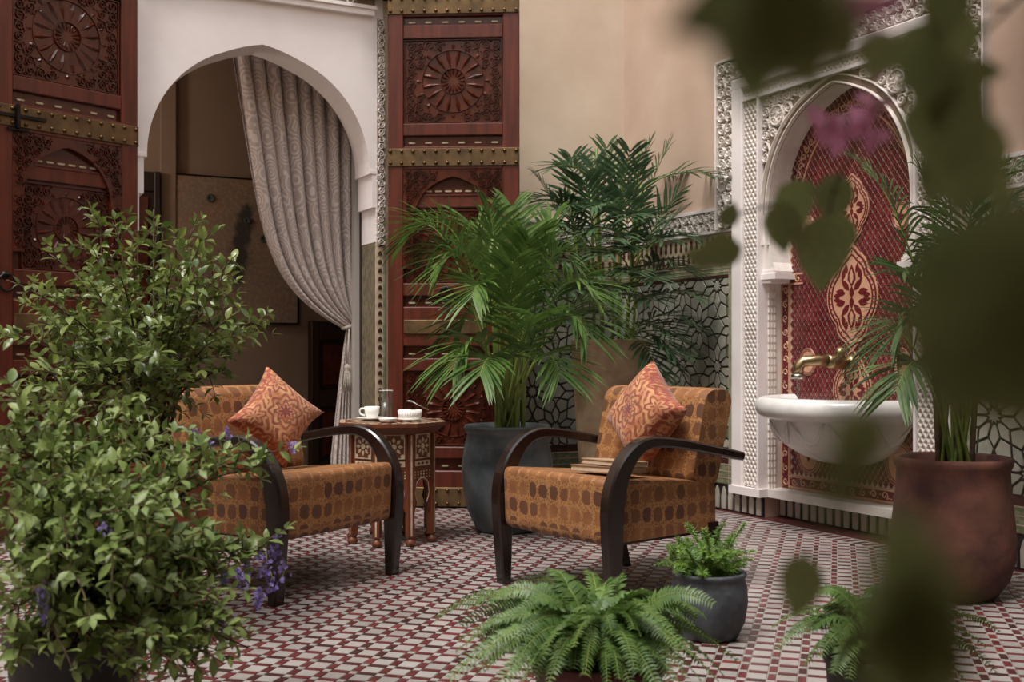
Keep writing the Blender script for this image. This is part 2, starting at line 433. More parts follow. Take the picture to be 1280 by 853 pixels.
# ------------------------------------------------------------ star-and-rosette tile pattern
def star_faces(W, H, A, ox=0.0, oz=0.0):
    v1 = 2*A*np.array((math.cos(R(54)), math.sin(R(54)))); v2 = 2*A*np.array((math.cos(R(126)), math.sin(R(126))))
    segs = []
    for i in range(-16, 17):
        for j in range(-16, 17):
            c = i*v1+j*v2+np.array((ox, oz))
            if not (-2*A < c[0] < W+2*A and -2*A < c[1] < H+2*A): continue
            mp = [c+A*np.array((math.cos(R(18+36*k)), math.sin(R(18+36*k)))) for k in range(10)]
            pol = lambda r, k: c+A*r*np.array((math.cos(R(18+36*k)), math.sin(R(18+36*k))))
            for k in range(10):              # ten-petalled rosette
                Ck, Ik, Ok, C1 = pol(.20, k), pol(.33, k+.5), pol(.68, k+.5), pol(.20, k+1)
                segs += [(Ck, Ik), (Ik, C1), (Ik, Ok), (Ok, mp[k]), (Ok, mp[(k+1) % 10])]
            b = c+np.array((0, A))                     # bow tie above this decagon
            for sx in (1, -1):
                for (base, up) in ((b, 1), (b+np.array((0, 1.236*A)), -1)):
                    q = base+np.array((sx*.2008*A*.309, up*.2008*A*.951))
                    sl = base+np.array((sx*.2245*A, up*.309*A))
                    segs += [(base, q), (sl, q)]
                    if sx == 1: segs.append((sl, base+np.array((-.2245*A, up*.309*A))))
    def clip(p, q):
        d = q-p; t0, t1 = 0.0, 1.0
        for pp, qq in ((-d[0], p[0]), (d[0], W-p[0]), (-d[1], p[1]), (d[1], H-p[1])):
            if abs(pp) < 1e-12:
                if qq < 0: return None
            else:
                t = qq/pp
                if pp < 0: t0 = max(t0, t)
                else: t1 = min(t1, t)
        if t1-t0 < 1e-6: return None
        return p+d*t0, p+d*t1
    segs = [s for s in (clip(*s) for s in segs) if s is not None]
    C = [np.array(p, float) for p in ((0,0),(W,0),(W,H),(0,H))]
    segs += [(C[i], C[(i+1) % 4]) for i in range(4)]
    P = np.array([s[0] for s in segs]); D = np.array([s[1] for s in segs])-P
    ln = np.hypot(D[:,0], D[:,1])
    pts = {}; coords = []
    def pid(p):
        k = (int(round(p[0]*2000)), int(round(p[1]*2000)))
        for dx in (0,-1,1):
            for dz in (0,-1,1):
                if (k[0]+dx, k[1]+dz) in pts: return pts[(k[0]+dx, k[1]+dz)]
        pts[k] = len(coords); coords.append((float(p[0]), float(p[1]))); return pts[k]
    adj = {}
    for i in range(len(segs)):
        r = P-P[i]; den = D[i,0]*D[:,1]-D[i,1]*D[:,0]
        ok = np.abs(den) > 1e-9; dd = np.where(ok, den, 1)
        t = (r[:,0]*D[:,1]-r[:,1]*D[:,0])/dd; u = (r[:,0]*D[i,1]-r[:,1]*D[i,0])/dd
        e = 4e-4
        hit = ok & (t > -e/ln[i]) & (t < 1+e/ln[i]) & (u > -e/ln) & (u < 1+e/ln)
        ts = sorted(set([0.0, 1.0]+[min(1, max(0, float(x))) for x in t[hit]]))
        ids = []
        for x in ts:
            k = pid(P[i]+D[i]*x)
            if not ids or ids[-1] != k: ids.append(k)
        for a, b in zip(ids, ids[1:]):
            adj.setdefault(a, set()).add(b); adj.setdefault(b, set()).add(a)
    order = {a: sorted(nb, key=lambda b: math.atan2(coords[b][1]-coords[a][1], coords[b][0]-coords[a][0])) for a, nb in adj.items()}
    seen = set(); faces = []
    for a in order:
        for b in order[a]:
            if (a, b) in seen: continue
            f = []; u, v = a, b
            while (u, v) not in seen and len(f) < 60:
                seen.add((u, v)); f.append(u)
                o = order[v]; w_ = o[(o.index(u)-1) % len(o)]
                u, v = v, w_
            ar = 0.5*sum(coords[f[i]][0]*coords[f[(i+1) % len(f)]][1]-coords[f[(i+1) % len(f)]][0]*coords[f[i]][1] for i in range(len(f)))
            if ar > 1e-5: faces.append((ar, [coords[i] for i in f]))
    return faces
def inset(poly, d):
    # drop collinear points, then mitre inwards
    Q = []
    n = len(poly)
    for i in range(n):
        a, b, c = poly[i-1], poly[i], poly[(i+1) % n]
        cr = (b[0]-a[0])*(c[1]-b[1])-(b[1]-a[1])*(c[0]-b[0])
        if abs(cr) > 1e-7: Q.append(b)
    n = len(Q)
    if n < 3: return None
    out = []
    for i in range(n):
        a, b, c = Q[i-1], Q[i], Q[(i+1) % n]
        l1 = math.hypot(b[0]-a[0], b[1]-a[1]); l2 = math.hypot(c[0]-b[0], c[1]-b[1])
        n1 = (-(b[1]-a[1])/l1, (b[0]-a[0])/l1); n2 = (-(c[1]-b[1])/l2, (c[0]-b[0])/l2)
        k = 1+n1[0]*n2[0]+n1[1]*n2[1]
        k = max(k, .35)
        out.append((b[0]+(n1[0]+n2[0])*d/k, b[1]+(n1[1]+n2[1])*d/k))
    ar = 0.5*sum(out[i][0]*out[(i+1) % n][1]-out[(i+1) % n][0]*out[i][1] for i in range(n))
    return (ar, out) if ar > 4e-5 else None
def tile_panel(parent, x0, x1, z0, z1, A, ox, oz, single):
    """star-patterned tile dado: dark strap ground, pale tiles standing proud; the largest singly"""
    base = MB().box((x0, -.012, z0), (x1, 0, z1)).build('tile_ground', m_zbase, parent)
    got = []
    for ar, poly in star_faces(x1-x0, z1-z0, A, ox, oz):
        q = inset(poly, .0064)
        if q: got.append(q)
    got.sort(key=lambda g: -g[0])
    rest = MB()
    for i, (ar, poly) in enumerate(got):
        P = [(x0+p[0], z0+p[1]) for p in poly]
        mi = 2 if (ar < .0011 and random.random() < .35) else (0 if random.random() < .6 else 1)
        if i < single: MB().prism(P, -.018, -.011, 0, .03).build('tile', m_zl[mi], parent)
        else: rest.prism(P, -.018, -.011, mi, .03)
    if rest.v: tag(rest.build('small_tiles', m_zl, parent), kind='stuff')
def dado(parent, x0, x1, single, A=.15, ox=.1, oz=.2, left_edge=False, right_edge=True):
    # carved plaster frieze, brown keyhole band, green border and rosette panel, from the skirting up
    mb = MB(); mb.box((x0,-.03,1.795), (x1,0,1.815)); mb.box((x0,-.03,1.66), (x1,0,1.675)); mb.build('frieze_moulding', m_white, parent)
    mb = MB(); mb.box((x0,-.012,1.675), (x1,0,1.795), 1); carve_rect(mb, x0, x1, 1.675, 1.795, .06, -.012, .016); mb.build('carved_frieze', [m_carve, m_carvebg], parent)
    mb = MB(); mb.box((x0,-.014,1.48), (x1,0,1.66), 1)
    pitch = .055; n = int((x1-x0)/pitch)
    for row, z in ((0, 1.575), (1, 1.495)):
        for i in range(n):
            c = x0+(i+.5+(.5 if row else 0))*pitch
            if c+.02 > x1: continue
            P = [(c-.011,z),(c+.011,z),(c+.011,z+.022),(c+.006,z+.034),(c+.013,z+.052),(c,z+.066),(c-.013,z+.052),(c-.006,z+.034),(c-.011,z+.022)]
            mb.prism(P, -.018, -.013, 0)
    mb.build('keyhole_band', [m_zbrown, m_zcream], parent)
    mb = MB()
    for z in (1.415, 1.437, 1.459): mb.box((x0,-.016,z-.009), (x1,0,z+.009), 0); mb.box((x0,-.018,z+.009), (x1,0,z+.013), 1)
    pz0, pz1 = .32, 1.39
    mb.box((x0,-.014,pz1), (x1,0,1.406), 2)
    for z in (.175, .215, .255): mb.box((x0,-.016,z-.016), (x1,0,z+.016), 0); mb.box((x0,-.018,z+.016), (x1,0,z+.022), 1)
    mb.box((x0,-.014,.277), (x1,0,pz0), 2)
    e0, e1 = x0, x1
    for edge, on in ((x1, right_edge), (x0, left_edge)):
        if not on: continue
        s = -1 if edge == x1 else 1
        for q in range(3):
            a, b = sorted((edge+s*q*.022, edge+s*(q*.022+.018)))
            mb.box((a,-.016,.16), (b,0,1.47), 0)
            a, b = sorted((edge+s*(q*.022+.018), edge+s*(q*.022+.022)))
            mb.box((a,-.018,.16), (b,0,1.47), 1)
        if s < 0: e1 = edge-.066
        else: e0 = edge+.066
    mb.build('green_tile_border', [m_zgreen, m_zcream, m_zbrown], parent)
    tile_panel(parent, e0, e1, pz0, pz1, A, ox, oz, single)
def skirting(parent, x0, x1, y=0.0, H=.15):
    MB().box((x0, y-.012, 0), (x1, y, H)).build('skirting_ground', m_pickb, parent)
    n = int((x1-x0)/.062)
    me = MB().prism([(-.019,.010),(.019,.010),(.021,.085),(.012,.12),(0,.142),(-.012,.12),(-.021,.085)], -.02, -.011).mesh('picket', m_pickw)
    for i in range(n): put('picket', me, parent, Matrix.Translation((x0+(i+.5)*(x1-x0)/n, y, 0)))

# ------------------------------------------------------------ floor
floor = tag(put('floor', MB().hprism([(-9,-3),(6,-3),(6,9.9),(-9,9.9)], -.1, -.003).mesh('floor', m_grout)), 'red and white zellige tile floor of the courtyard', 'floor', kind='structure')
PIT, TA, TB = .085, .0585, .0265
TILT = R(-16.2)
def tile_mesh(mb, x0, y0, wx, wy, m, rot=None):
    g = .0011; e = .0012
    c, s = math.cos(TILT), math.sin(TILT)
    top = rnd(-.0004, .0005)
    def W(x, y, z): return (x*c-y*s, x*s+y*c, z)
    a, b, p, q = x0+g, x0+wx-g, y0+g, y0+wy-g
    vs = [W(a,p,-.006), W(b,p,-.006), W(b,q,-.006), W(a,q,-.006), W(a+e,p+e,top), W(b-e,p+e,top), W(b-e,q-e,top), W(a+e,q-e,top)]
    mb.add(vs, [(4,5,6,7),(0,1,5,4),(1,2,6,5),(2,3,7,6),(3,0,4,7)], m)
MRi = MB_RIGHT.inverted()
cands = []
ct, st = math.cos(TILT), math.sin(TILT)
for i in range(-75, 85):
    for j in range(10, 125):
        u, v = i*PIT, j*PIT
        X, Y = u*ct-v*st, u*st+v*ct
        if Y < 1.6 or abs(X) > .62*Y+.8: continue
        lp = MRi @ Vector((X, Y, 0))                 # lp.y: distance in front of the right wall (negative), lp.x from the back wall
        if lp.y > -.20 or lp.x < .05: continue
        red = lambda: random.choices((2,3,4,5), (5,4,3,1))[0]
        wh = 0 if random.random() < .7 else 1
        for (du, dv, wx, wy, m) in ((0,0,TA,TA,wh), (TA,0,TB,TA,red()), (0,TA,TA,TB,red()), (TA,TA,TB,TB,0 if random.random() < .7 else 1)):
            cands.append((Y, X, u+du, v+dv, wx, wy, m))
def in_view(Y, X):
    px, py = 640+X/Y*FPX, HOR+EYE*FPX/Y
    return 225 < px < 1240 and py < 846 and not (560 < px < 910 and py > 735)
near = sorted([c for c in cands if in_view(c[0], c[1])], key=lambda c: c[0])
single = set(id(c) for c in near[:300])
mats_t = m_tw+m_tr
rest = MB()
for c in cands:
    Y, X, u, v, wx, wy, m = c
    if id(c) in single:
        b = MB(); tile_mesh(b, u, v, wx, wy, 0); b.build('tile', mats_t[m], floor)
    else: tile_mesh(rest, u, v, wx, wy, m)
tag(rest.build('floor_tiles', mats_t, floor), kind='stuff')
# border of small bricks along the right and back wall
bd = MB()
x = 0.2
while x < 7.5:
    bd.box((x, -.175, -.006), (x+.03, -.085, .0005), 2+random.choice((0,0,1,2))); bd.box((x+.033, -.175, -.006), (x+.06, -.085, .0005), 0)
    x += .063
bd.box((0, -.195, -.006), (7.5, -.18, .001), 0); bd.box((0, -.08, -.006), (7.5, -.068, .001), 0); bd.box((0, -.064, -.006), (7.5, .14, .0005), 3)
tag(bd.build('floor_border', mats_t, floor, MB_RIGHT), kind='stuff')

# ------------------------------------------------------------ back wall with the white arch
HT = 6.0
wb = tag(put('wall_back', None, None, MB_BACK), 'cream plaster courtyard wall with a white archway', 'wall', kind='structure')
AX, AHW = -2.5045, .655
mb = MB()
mb.box((-1.76, 0, 0), (.35, .25, HT)); mb.box((-8, 0, 0), (-3.249, .25, HT)); mb.box((-3.249, 0, 3.25), (-1.76, .25, HT))
mb.build('plaster_field', m_cream, wb)
mb = MB()
pts = arch_pts(AX, AHW, 2.05, .665, 36, .03)
arch_block(mb, -3.249, -1.76, 2.05, 3.25, pts, -.012, .25)
mb.box((-3.249,-.012,0), (AX-.715,.25,2.05)); 
mb.box((AX+.715,-.012,1.62), (-1.76,.25,2.05))
mb.build('arch_surround', m_white, wb)
mb = MB()
for s in (-1, 1):
    for (h0, h1, hw) in ((1.83, 2.05, .672), (1.62, 1.83, .697)):
        a, b = sorted((AX+s*hw, AX+s*.716)); mb.box((a,-.014,h0), (b,.25,h1))
    a, b = sorted((AX+s*.655, AX+s*.716)); mb.box((a,-.018,2.035), (b,.255,2.055))
mb.build('arch_corbel', m_white, wb)
# cornice with its carved band
mb = MB(); mb.box((-3.2,-.05,2.995), (-1.83,0,3.03)); mb.box((-3.2,-.065,3.03), (-1.82,0,3.05)); mb.box((-3.2,-.05,3.2), (-1.82,0,3.25)); mb.build('cornice', m_white, wb)
mb = MB(); mb.box((-3.2,-.03,3.05), (-1.82,0,3.2), 1); carve_rect(mb, -3.2, -1.9, 3.055, 3.16, .09, -.03, .018); mb.build('carved_cornice_band', [m_carve, m_carvebg], wb)
mb = MB(); mb.box((-1.80,-.02,1.6), (-1.755,0,2.99), 1); carve_rect(mb, -1.80, -1.755, 1.6, 2.99, .045, -.02, .014); mb.build('carved_jamb_strip', [m_carve, m_carvebg], wb)
# tiled lower jamb: olive tile face on the reveal, black-and-white edge strip in front
mb = MB(); mb.box((AX+.700,.0,0), (AX+.752,.25,1.62), 0); mb.build('tiled_reveal', pm('olive_mosaic', col(128,118,94), col(98,88,70), 45, .42, .58, .45, stretch=(1,1,.5)), wb)
mb = MB()
mb.box((AX+.698,-.016,0), (AX+.755,0,1.62), 1)
mb.build('edge_strip_ground', [m_zgreen, m_zcream], wb)
me = MB().prism([(-.012,0),(.012,0),(.012,.016),(.004,.026),(-.004,.026),(-.012,.016)], -.02, -.015).mesh('edge_tile', m_zbrown)
z = .12
while z < 1.6: put('edge_tile', me, wb, Matrix.Translation((AX+.722, 0, z))); z += .0525
mb = MB(); mb.box((AX+.742,-.018,0), (AX+.755,0,1.62)); mb.build('green_edge', m_zgreen, wb)
# light frame post inside the arch; dark wood returns coloured as its shadow gap
mb = MB(); mb.box((AX+.668,.30,0), (AX+.70,.36,2.55)); mb.box((AX-.70,.30,0), (AX-.655,.36,2.3)); mb.build('inner_frame_post', pm('grey_painted_wood', col(188,180,172), None, rough=.5), wb)
mb = MB(); mb.box((AX+.70,.26,0), (AX+.80,.40,3.2)); mb.box((AX-.80,.26,0), (AX-.70,.40,3.2)); mb.build('shadow_gap_return', m_wooddk, wb)
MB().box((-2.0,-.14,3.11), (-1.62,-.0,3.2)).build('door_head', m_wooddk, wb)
dado(wb, -1.72, -.001, 40, left_edge=True, right_edge=False, ox=.05, oz=.12)
skirting(wb, -1.72, -.03)

# ------------------------------------------------------------ right wall with the fountain niche
wr = tag(put('wall_right', None, None, MB_RIGHT), 'plaster courtyard wall with carved fountain niche and tiled dado', 'wall', kind='structure')
NC, NH = 2.05, .572
n0, n1 = NC-NH, NC+NH
ND = .12
mb = MB()
mb.box((0,0,0), (n0,.4,HT)); mb.box((n1,0,0), (8.6,.4,HT)); mb.box((n0,0,2.40), (n1,.4,HT)); mb.box((n0,ND+.02,0), (n1,.4,2.40))
mb.build('plaster_field', m_pinkcream, wr)
o0, o1 = 1.09, 3.01
p0, p1 = 1.24, 2.86
# outer carved band
mb = MB()
mb.box((o0,-.03,1.675), (p0,0,2.666), 1); mb.box((p1,-.03,1.675), (o1,0,2.666), 1); mb.box((p0,-.03,2.536), (p1,0,2.666), 1)
carve_rect(mb, o0+.012, p0, 1.68, 2.654, .07, -.03, .02); carve_rect(mb, p1, o1-.012, 1.68, 2.654, .07, -.03, .02); carve_rect(mb, p0, p1, 2.54, 2.654, .06, -.03, .02)
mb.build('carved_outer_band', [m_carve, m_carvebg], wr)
mb = MB()
mb.box((o0-.012,-.05,1.675), (o0,0,2.68)); mb.box((o1,-.05,1.675), (o1+.012,0,2.68)); mb.box((o0-.012,-.05,2.666), (o1+.012,0,2.68))
# smooth pilasters and lintel
for a, b in ((p0, p0+.10), (p1-.10, p1)): mb.bbox((a,-.055,.15), (b,0,2.536), .008)
mb.bbox((p0,-.056,2.47), (p1,0,2.537), .008)
for a, b in ((n0-.012, n0+.004), (n1-.004, n1+.012)): mb.box((a,-.05,.15), (b,0,2.41))
mb.box((p0+.10,-.05,2.395), (p1-.10,0,2.415))
mb.box((p0-.01,-.065,.12), (n0+.03,0,.165)); mb.box((n1-.03,-.065,.12), (p1+.01,0,.165))
mb.build('smooth_frame', m_white, wr)
def lattice(mb, x0, x1, z0, z1, y, pit, wd, rel):
    # open diagonal fretwork over a sunk ground
    L = 2.0
    for s in (-1, 1):
        slope = 1.45*s
        k0 = z0-(abs(slope)*(x1-x0)); k1 = z1+abs(slope)*(x1-x0)
        k = k0
        while k < k1:
            xs = [x0, x1]; zs = [k, k+slope*(x1-x0)]
            t0, t1 = 0, 1
            dz = zs[1]-zs[0]
            ta, tb = sorted(((z0-zs[0])/dz, (z1-zs[0])/dz)); t0 = max(0, ta); t1 = min(1, tb)
            if t1-t0 > .02:
                a = (lerp(x0,x1,t0), lerp(zs[0],zs[1],t0)); b = (lerp(x0,x1,t1), lerp(zs[0],zs[1],t1))
                ribbon(mb, [a, b], wd, y, rel)
            k += pit
mb = MB()
for a, b in ((p0+.10, n0-.012), (n1+.012, p1-.10)):
    mb.box((a,-.015,.165), (b,0,2.41), 1); lattice(mb, a, b, .17, 2.40, -.015, .048, .016, .022)
mb.box((p0+.10,-.015,2.415), (p1-.10,0,2.47), 1); lattice(mb, p0+.10, p1-.10, 2.415, 2.47, -.015, .048, .014, .022)
mb.build('fretwork_band', [m_carve, m_carvebg], wr)
# reveal of the niche with its own finer fretwork
mb = MB()
for x, s in ((n0, 1), (n1, -1)):
    a, b = sorted((x, x+s*.004)); mb.box((a, 0, .15), (b, ND, 1.36), 0)
    k = .16
    while k < 1.34:
        for q in range(3):
            y = .02+q*.022
            a, b = sorted((x+s*.004, x+s*.012)); mb.box((a, y, k), (b, y+.008, k+.03), 0)
        k += .042
mb.box((n0, 0, .12), (n1, ND, .165))
mb.build('niche_reveal', [m_carve, m_carvebg], wr)
# carved spandrel with the horseshoe arch
ah = NH-.05
pts = arch_pts(NC, ah, 1.72, .60, 36, .03)
pts2 = [(NC-ah+.06, 1.40), (NC-ah+.03, 1.45), (NC-ah+.008, 1.55), (NC-ah, 1.64)]+pts+[(NC+ah, 1.64), (NC+ah-.008, 1.55), (NC+ah-.03, 1.45), (NC+ah-.06, 1.40)]
mb = MB()
def spandrel(mb, L, y0, y1, z1, xa, xb):
    nL = len(L)
    for i in range(nL-1):
        p, q = L[i], L[i+1]
        mb.add([(p[0],y0,p[1]),(q[0],y0,q[1]),(q[0],y1,q[1]),(p[0],y1,p[1])], [(0,3,2,1)], 0, True)
    half = nL//2
    for rng, xe in ((range(0, half), xa), (range(half, nL-1), xb)):
        for i in rng:
            p, q = L[i], L[i+1]
            if abs(p[0]-NC) > ah*.62:      # fill sideways to the frame
                mb.add([(p[0],y0,p[1]),(q[0],y0,q[1]),(xe,y0,q[1]),(xe,y0,p[1])], [(0,1,2,3)], 1 if p[1]+q[1] > 3.4 else 0)
            else:
                mb.add([(p[0],y0,p[1]),(q[0],y0,q[1]),(q[0],y0,z1),(p[0],y0,z1)], [(0,1,2,3)], 1)
    xs = [p for p in L if abs(p[0]-NC) <= ah*.62]
    a, b = xs[0], xs[-1]
    li = L.index(a)-1; 
    mb.add([(xa,y0,L[li][1]),(L[li][0],y0,L[li][1]),(a[0],y0,a[1]),(a[0],y0,z1),(xa,y0,z1)], [(0,1,2,3,4)], 1)
    ri = L.index(b)+1
    mb.add([(xb,y0,L[ri][1]),(xb,y0,z1),(b[0],y0,z1),(b[0],y0,b[1]),(L[ri][0],y0,L[ri][1])], [(0,1,2,3,4)], 1)
    for xe, p in ((xa, L[0]), (xb, L[-1])):
        x0_, x1_ = sorted((xe, p[0])); mb.add([(x0_,y0,p[1]),(x1_,y0,p[1]),(x1_,y1,p[1]),(x0_,y1,p[1])], [(0,1,2,3)], 0)
spandrel(mb, pts2, -.012, ND, 2.40, n0, n1)
def inarch(x, z):
    if z > 2.38: return False
    if z < 1.70: return abs(x-NC) > ah+.02
    return ((x-NC)/ (ah+.075))**2+((z-1.72)/.675)**2 > 1
carve_rect(mb, n0+.005, n1-.005, 1.45, 2.395, .062, -.012, .018, 0, inarch)
for off, wd in ((.012, .014), (.055, .012)):
    ribbon(mb, [(NC+(p[0]-NC)*(1+off/ah), p[1]+off*(1 if p[1] > 1.72 else 0)*math.sin(max(0,min(1,(p[1]-1.72)/.6))*1.57)) for p in pts2[2:-2]], wd, -.012, .02)
for s in (-1, 1):                                    # round bosses in the spandrels
    cx, cz = NC+s*.44, 2.27
    ribbon(mb, [(cx+.055*math.cos(a), cz+.055*math.sin(a)) for a in [i*math.pi/10 for i in range(21)]], .012, -.012, .022)
    mb.prism([(cx+.045*math.cos(a), cz+.045*math.sin(a)) for a in [i*math.pi/8 for i in range(16)]], -.024, -.012)
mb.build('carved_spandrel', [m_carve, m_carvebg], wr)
mb = MB()                                            # consoles that carry the arch
for s in (-1, 1):
    xe = NC+s*NH; xi = NC+s*(ah-.075)
    a, b = sorted((xe, xi)); mb.box((a,-.03,1.355), (b,ND,1.385)); 
    xi2 = NC+s*(ah-.055); a, b = sorted((xe, xi2)); mb.box((a,-.022,1.385), (b,ND,1.405))
    xi3 = NC+s*(ah-.03); a, b = sorted((xe, xi3)); mb.box((a,-.022,1.335), (b,ND,1.355))
mb.build('arch_console', m_white, wr)
# red tile field of the niche: cream joints, red lozenges, border, medallions
MB().box((n0, ND, .12), (n1, ND+.02, 2.40)).build('niche_ground', m_zcream, wr)
mb = MB()
hw_, hh_ = .0185, .026
i = 0
z = .27
while z < 2.38:
    x = n0+.10+(hw_ if i % 2 else 0)
    while x < n1-.085:
        q = .76
        mb.prism([(x-hw_*q,z),(x,z-hh_*q),(x+hw_*q,z),(x,z+hh_*q)], ND-.006, ND, 0 if random.random() < .6 else 1)
        x += 2*hw_
    z += hh_; i += 1
tag(mb.build('red_lozenges', m_zred, wr), kind='stuff')
mb = MB()
def border(mb, x0, x1, z0, z1):
    mb.box((x0,ND-.007,z0), (x1,ND,z1), 0)
    if z1-z0 > x1-x0:
        n = int((z1-z0)/.075)
        for i in range(n):
            scroll(mb, (x0+x1)/2, z0+(i+.5)*(z1-z0)/n, (x1-x0)*.8, i*2.0, 1 if i % 2 else -1, ND-.007, .003, .009, 1, 1.2, 9)
        for x in (x0, x1): mb.box((x-.005,ND-.009,z0), (x+.005,ND,z1), 1)
    else:
        n = int((x1-x0)/.075)
        for i in range(n):
            scroll(mb, x0+(i+.5)*(x1-x0)/n, (z0+z1)/2, (z1-z0)*.8, i*2.0, 1 if i % 2 else -1, ND-.007, .003, .009, 1, 1.2, 9)
        for z in (z0, z1): mb.box((x0,ND-.009,z-.005), (x1,ND,z+.005), 1)
border(mb, n0+.015, n0+.075, .17, 1.33); border(mb, n1-.075, n1-.015, .17, 1.33)
border(mb, n0+.08, n1-.08, .18, .24); border(mb, n0+.015, n0+.19, 1.33, 1.385); border(mb, n1-.19, n1-.015, 1.33, 1.385)
for i in range(30):                                  # scrolled band following the arch
    a = R(8)+R(164)*i/29
    scroll(mb, NC+(ah-.055)*math.cos(a), 1.70+.56*math.sin(a), .05, i*2.0, 1 if i % 2 else -1, ND-.007, .003, .009, 1, 1.2, 9)
apts = [(NC+(ah-.10)*math.cos(R(180)-R(180)*i/30), 1.66+.56*math.sin(R(180)*i/30)) for i in range(31)]
ribbon(mb, apts, .012, ND-.006, .004, 1)
mb.build('scroll_border', [m_zred[0], m_medal], wr)
def medallion(cx, cz, s, sy=1.0, simple=False):
    mb = MB(); y = ND-.008
    def outline(k):
        out = []
        for i in range(64):
            a = 2*math.pi*i/64
            x0_, z0_ = math.cos(a), math.sin(a)
            if simple: x, z = .155*1.12*x0_, .155*1.36*z0_
            else:
                r = 0
                for (oz_, rr_) in ((0, .165), (.118, .105), (-.118, .105)):       # lobes
                    b_ = z0_*oz_; dsc = b_*b_-(oz_*oz_-rr_*rr_)
                    if dsc > 0: r = max(r, b_+math.sqrt(dsc))
                dd = abs(abs(a % math.pi)-math.pi/2)
                if dd < .2: r += .03*(1-dd/.2)
                x, z = r*x0_, r*z0_
            out.append((cx+x*s*k, cz+z*s*sy*k))
        return out
    o = outline(1); mb.prism(o, y-.004, ND, 0)
    for k, wd in ((.93, .011), (.80, .010)): 
        q = outline(k); ribbon(mb, q+[q[0]], wd*s*1.1, y-.004, .0015, 1)
    q = outline(.865)
    for i in range(0, 64, 2): 
        x, z = q[i]; mb.prism([(x+.004*s*math.cos(a), z+.004*s*math.sin(a)) for a in [k*math.pi/3 for k in range(6)]], y-.0058, y-.004, 1)
    def petal(px, pz, l, wd, a, m=1, yy=y-.0055):
        ca, sa = math.cos(a), math.sin(a)
        P = [(0,-wd*.1),(l*.3,-wd*.5),(l*.62,-wd*.42),(l,0),(l*.62,wd*.42),(l*.3,wd*.5),(0,wd*.1)]
        mb.prism([(cx+(px+(u*ca-v*sa))*s, cz+(pz+(u*sa+v*ca))*s*sy) for u, v in P], yy, y-.003, m)
    up = math.pi/2
    if simple:
        for a in (up, up+1.3, up-1.3, -up): petal(0, -.01, .075, .045, a)
    else:
        for sg in (1, -1):
            b = up if sg == 1 else -up
            petal(0, sg*.055, .10, .052, b); petal(0, sg*.065, .07, .024, b, 0, y-.007)
            petal(0, sg*.0, .055, .03, b)
            for q in (1, -1):
                petal(q*.018, sg*.035, .075, .030, b-q*sg*.75); petal(q*.045, sg*.02, .060, .034, b-q*sg*1.35)
                petal(q*.06, sg*.085, .062, .026, b+q*sg*.25); petal(q*.03, sg*.115, .05, .02, b-q*sg*.2)
                petal(q*.075, sg*.01, .045, .026, 0 if q > 0 else math.pi)
    mb.build('medallion', [m_medal, m_zred[0]], wr)
mx, mz = on_plane(1066, 372, MB_RIGHT, ND)
medallion(NC, mz, 1.12); medallion(NC, mz+.47, .74)
medallion(NC, mz-.49, .85)
for q in (-1, 1):
    medallion(NC+q*.34, .89, .36, 1.0, True); medallion(NC+q*.34, 1.63, .34, 1.0, True); medallion(NC+q*.33, .38, .55, 1.0, True)
# neck links between the medallions
mb = MB(); 
for zz in (mz+.283, mz-.283): mb.prism([(NC-.02,zz-.03),(NC+.02,zz-.03),(NC+.012,zz),(NC+.02,zz+.03),(NC-.02,zz+.03),(NC-.012,zz)], ND-.011, ND)
mb.build('medallion_link', m_medal, wr)
dado(wr, .001, p0-.003, 300, ox=.0, oz=.05)
dado(wr, p1+.003, 5.6, 0, ox=.3, oz=.1, left_edge=True, right_edge=False)
skirting(wr, .0, n0); skirting(wr, n1, 5.6)
skirting(wr, n0+.002, n1-.002, ND, .125)

# ------------------------------------------------------------ the rest of the courtyard and the room behind the arch
def wall(name, label, M, a, b, mt):
    mb = MB().box(a, b); o = mb.build(name, mt, None, M); tag(o, label, 'wall', kind='structure'); return o
wall('wall_left', 'plain cream courtyard wall at the far left', MB_BACK, (-8.3,-8.6,0), (-8,.25,HT), m_cream)
wall('wall_front', 'plain cream courtyard wall behind the viewer', MB_BACK, (-8.3,-8.9,0), (.4,-8.6,HT), m_cream)
gal = tag(put('added_shade_gallery', MB().box((-8,-8.6,2.95), (0,-5.6,3.25)).box((-1.1,-5.6,2.95), (0,-3.3,3.25)).mesh('added_shade_gallery', m_cream), None, MB_BACK), 'unseen gallery ceiling added to shade the near side of the courtyard', 'ceiling', kind='structure')  # unseen roof and side wing added to shade the near and right side
IY = 1.75
wi = tag(put('wall_inner', None, None, MB_BACK), 'taupe plaster wall of the room behind the arch', 'wall', kind='structure')
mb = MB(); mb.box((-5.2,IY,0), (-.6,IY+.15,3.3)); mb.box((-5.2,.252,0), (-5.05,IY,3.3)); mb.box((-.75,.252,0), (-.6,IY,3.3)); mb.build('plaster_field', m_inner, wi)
ix0, iz = on_plane(200, 300, MB_BACK, IY); ix1, _ = on_plane(218, 300, MB_BACK, IY)
MB().box((ix0, IY-.05, 0), (ix1, IY, 3.25)).build('pilaster', m_inner, wi)
fill_lamp = thing('added_fill_lantern', 'unseen brass lantern added to brighten the room behind the arch', 'lantern', MB_BACK @ Matrix.Translation((-4.25, .95, 2.35)))  # added out of view as fill light for the dark inner room
k = MB()
for q in range(6): k.tube([(.07*math.cos(q*1.0472), .07*math.sin(q*1.0472), -.1), (.09*math.cos(q*1.0472), .09*math.sin(q*1.0472), .08), (.0, .0, .2)], .005, 6)
k.lathe([(0,-.105),(.07,-.105),(.072,-.095),(0,-.09)], 12); k.tube([(0,0,.2),(0,0,.75)], .004, 6); k.build('cage', m_brass, fill_lamp)
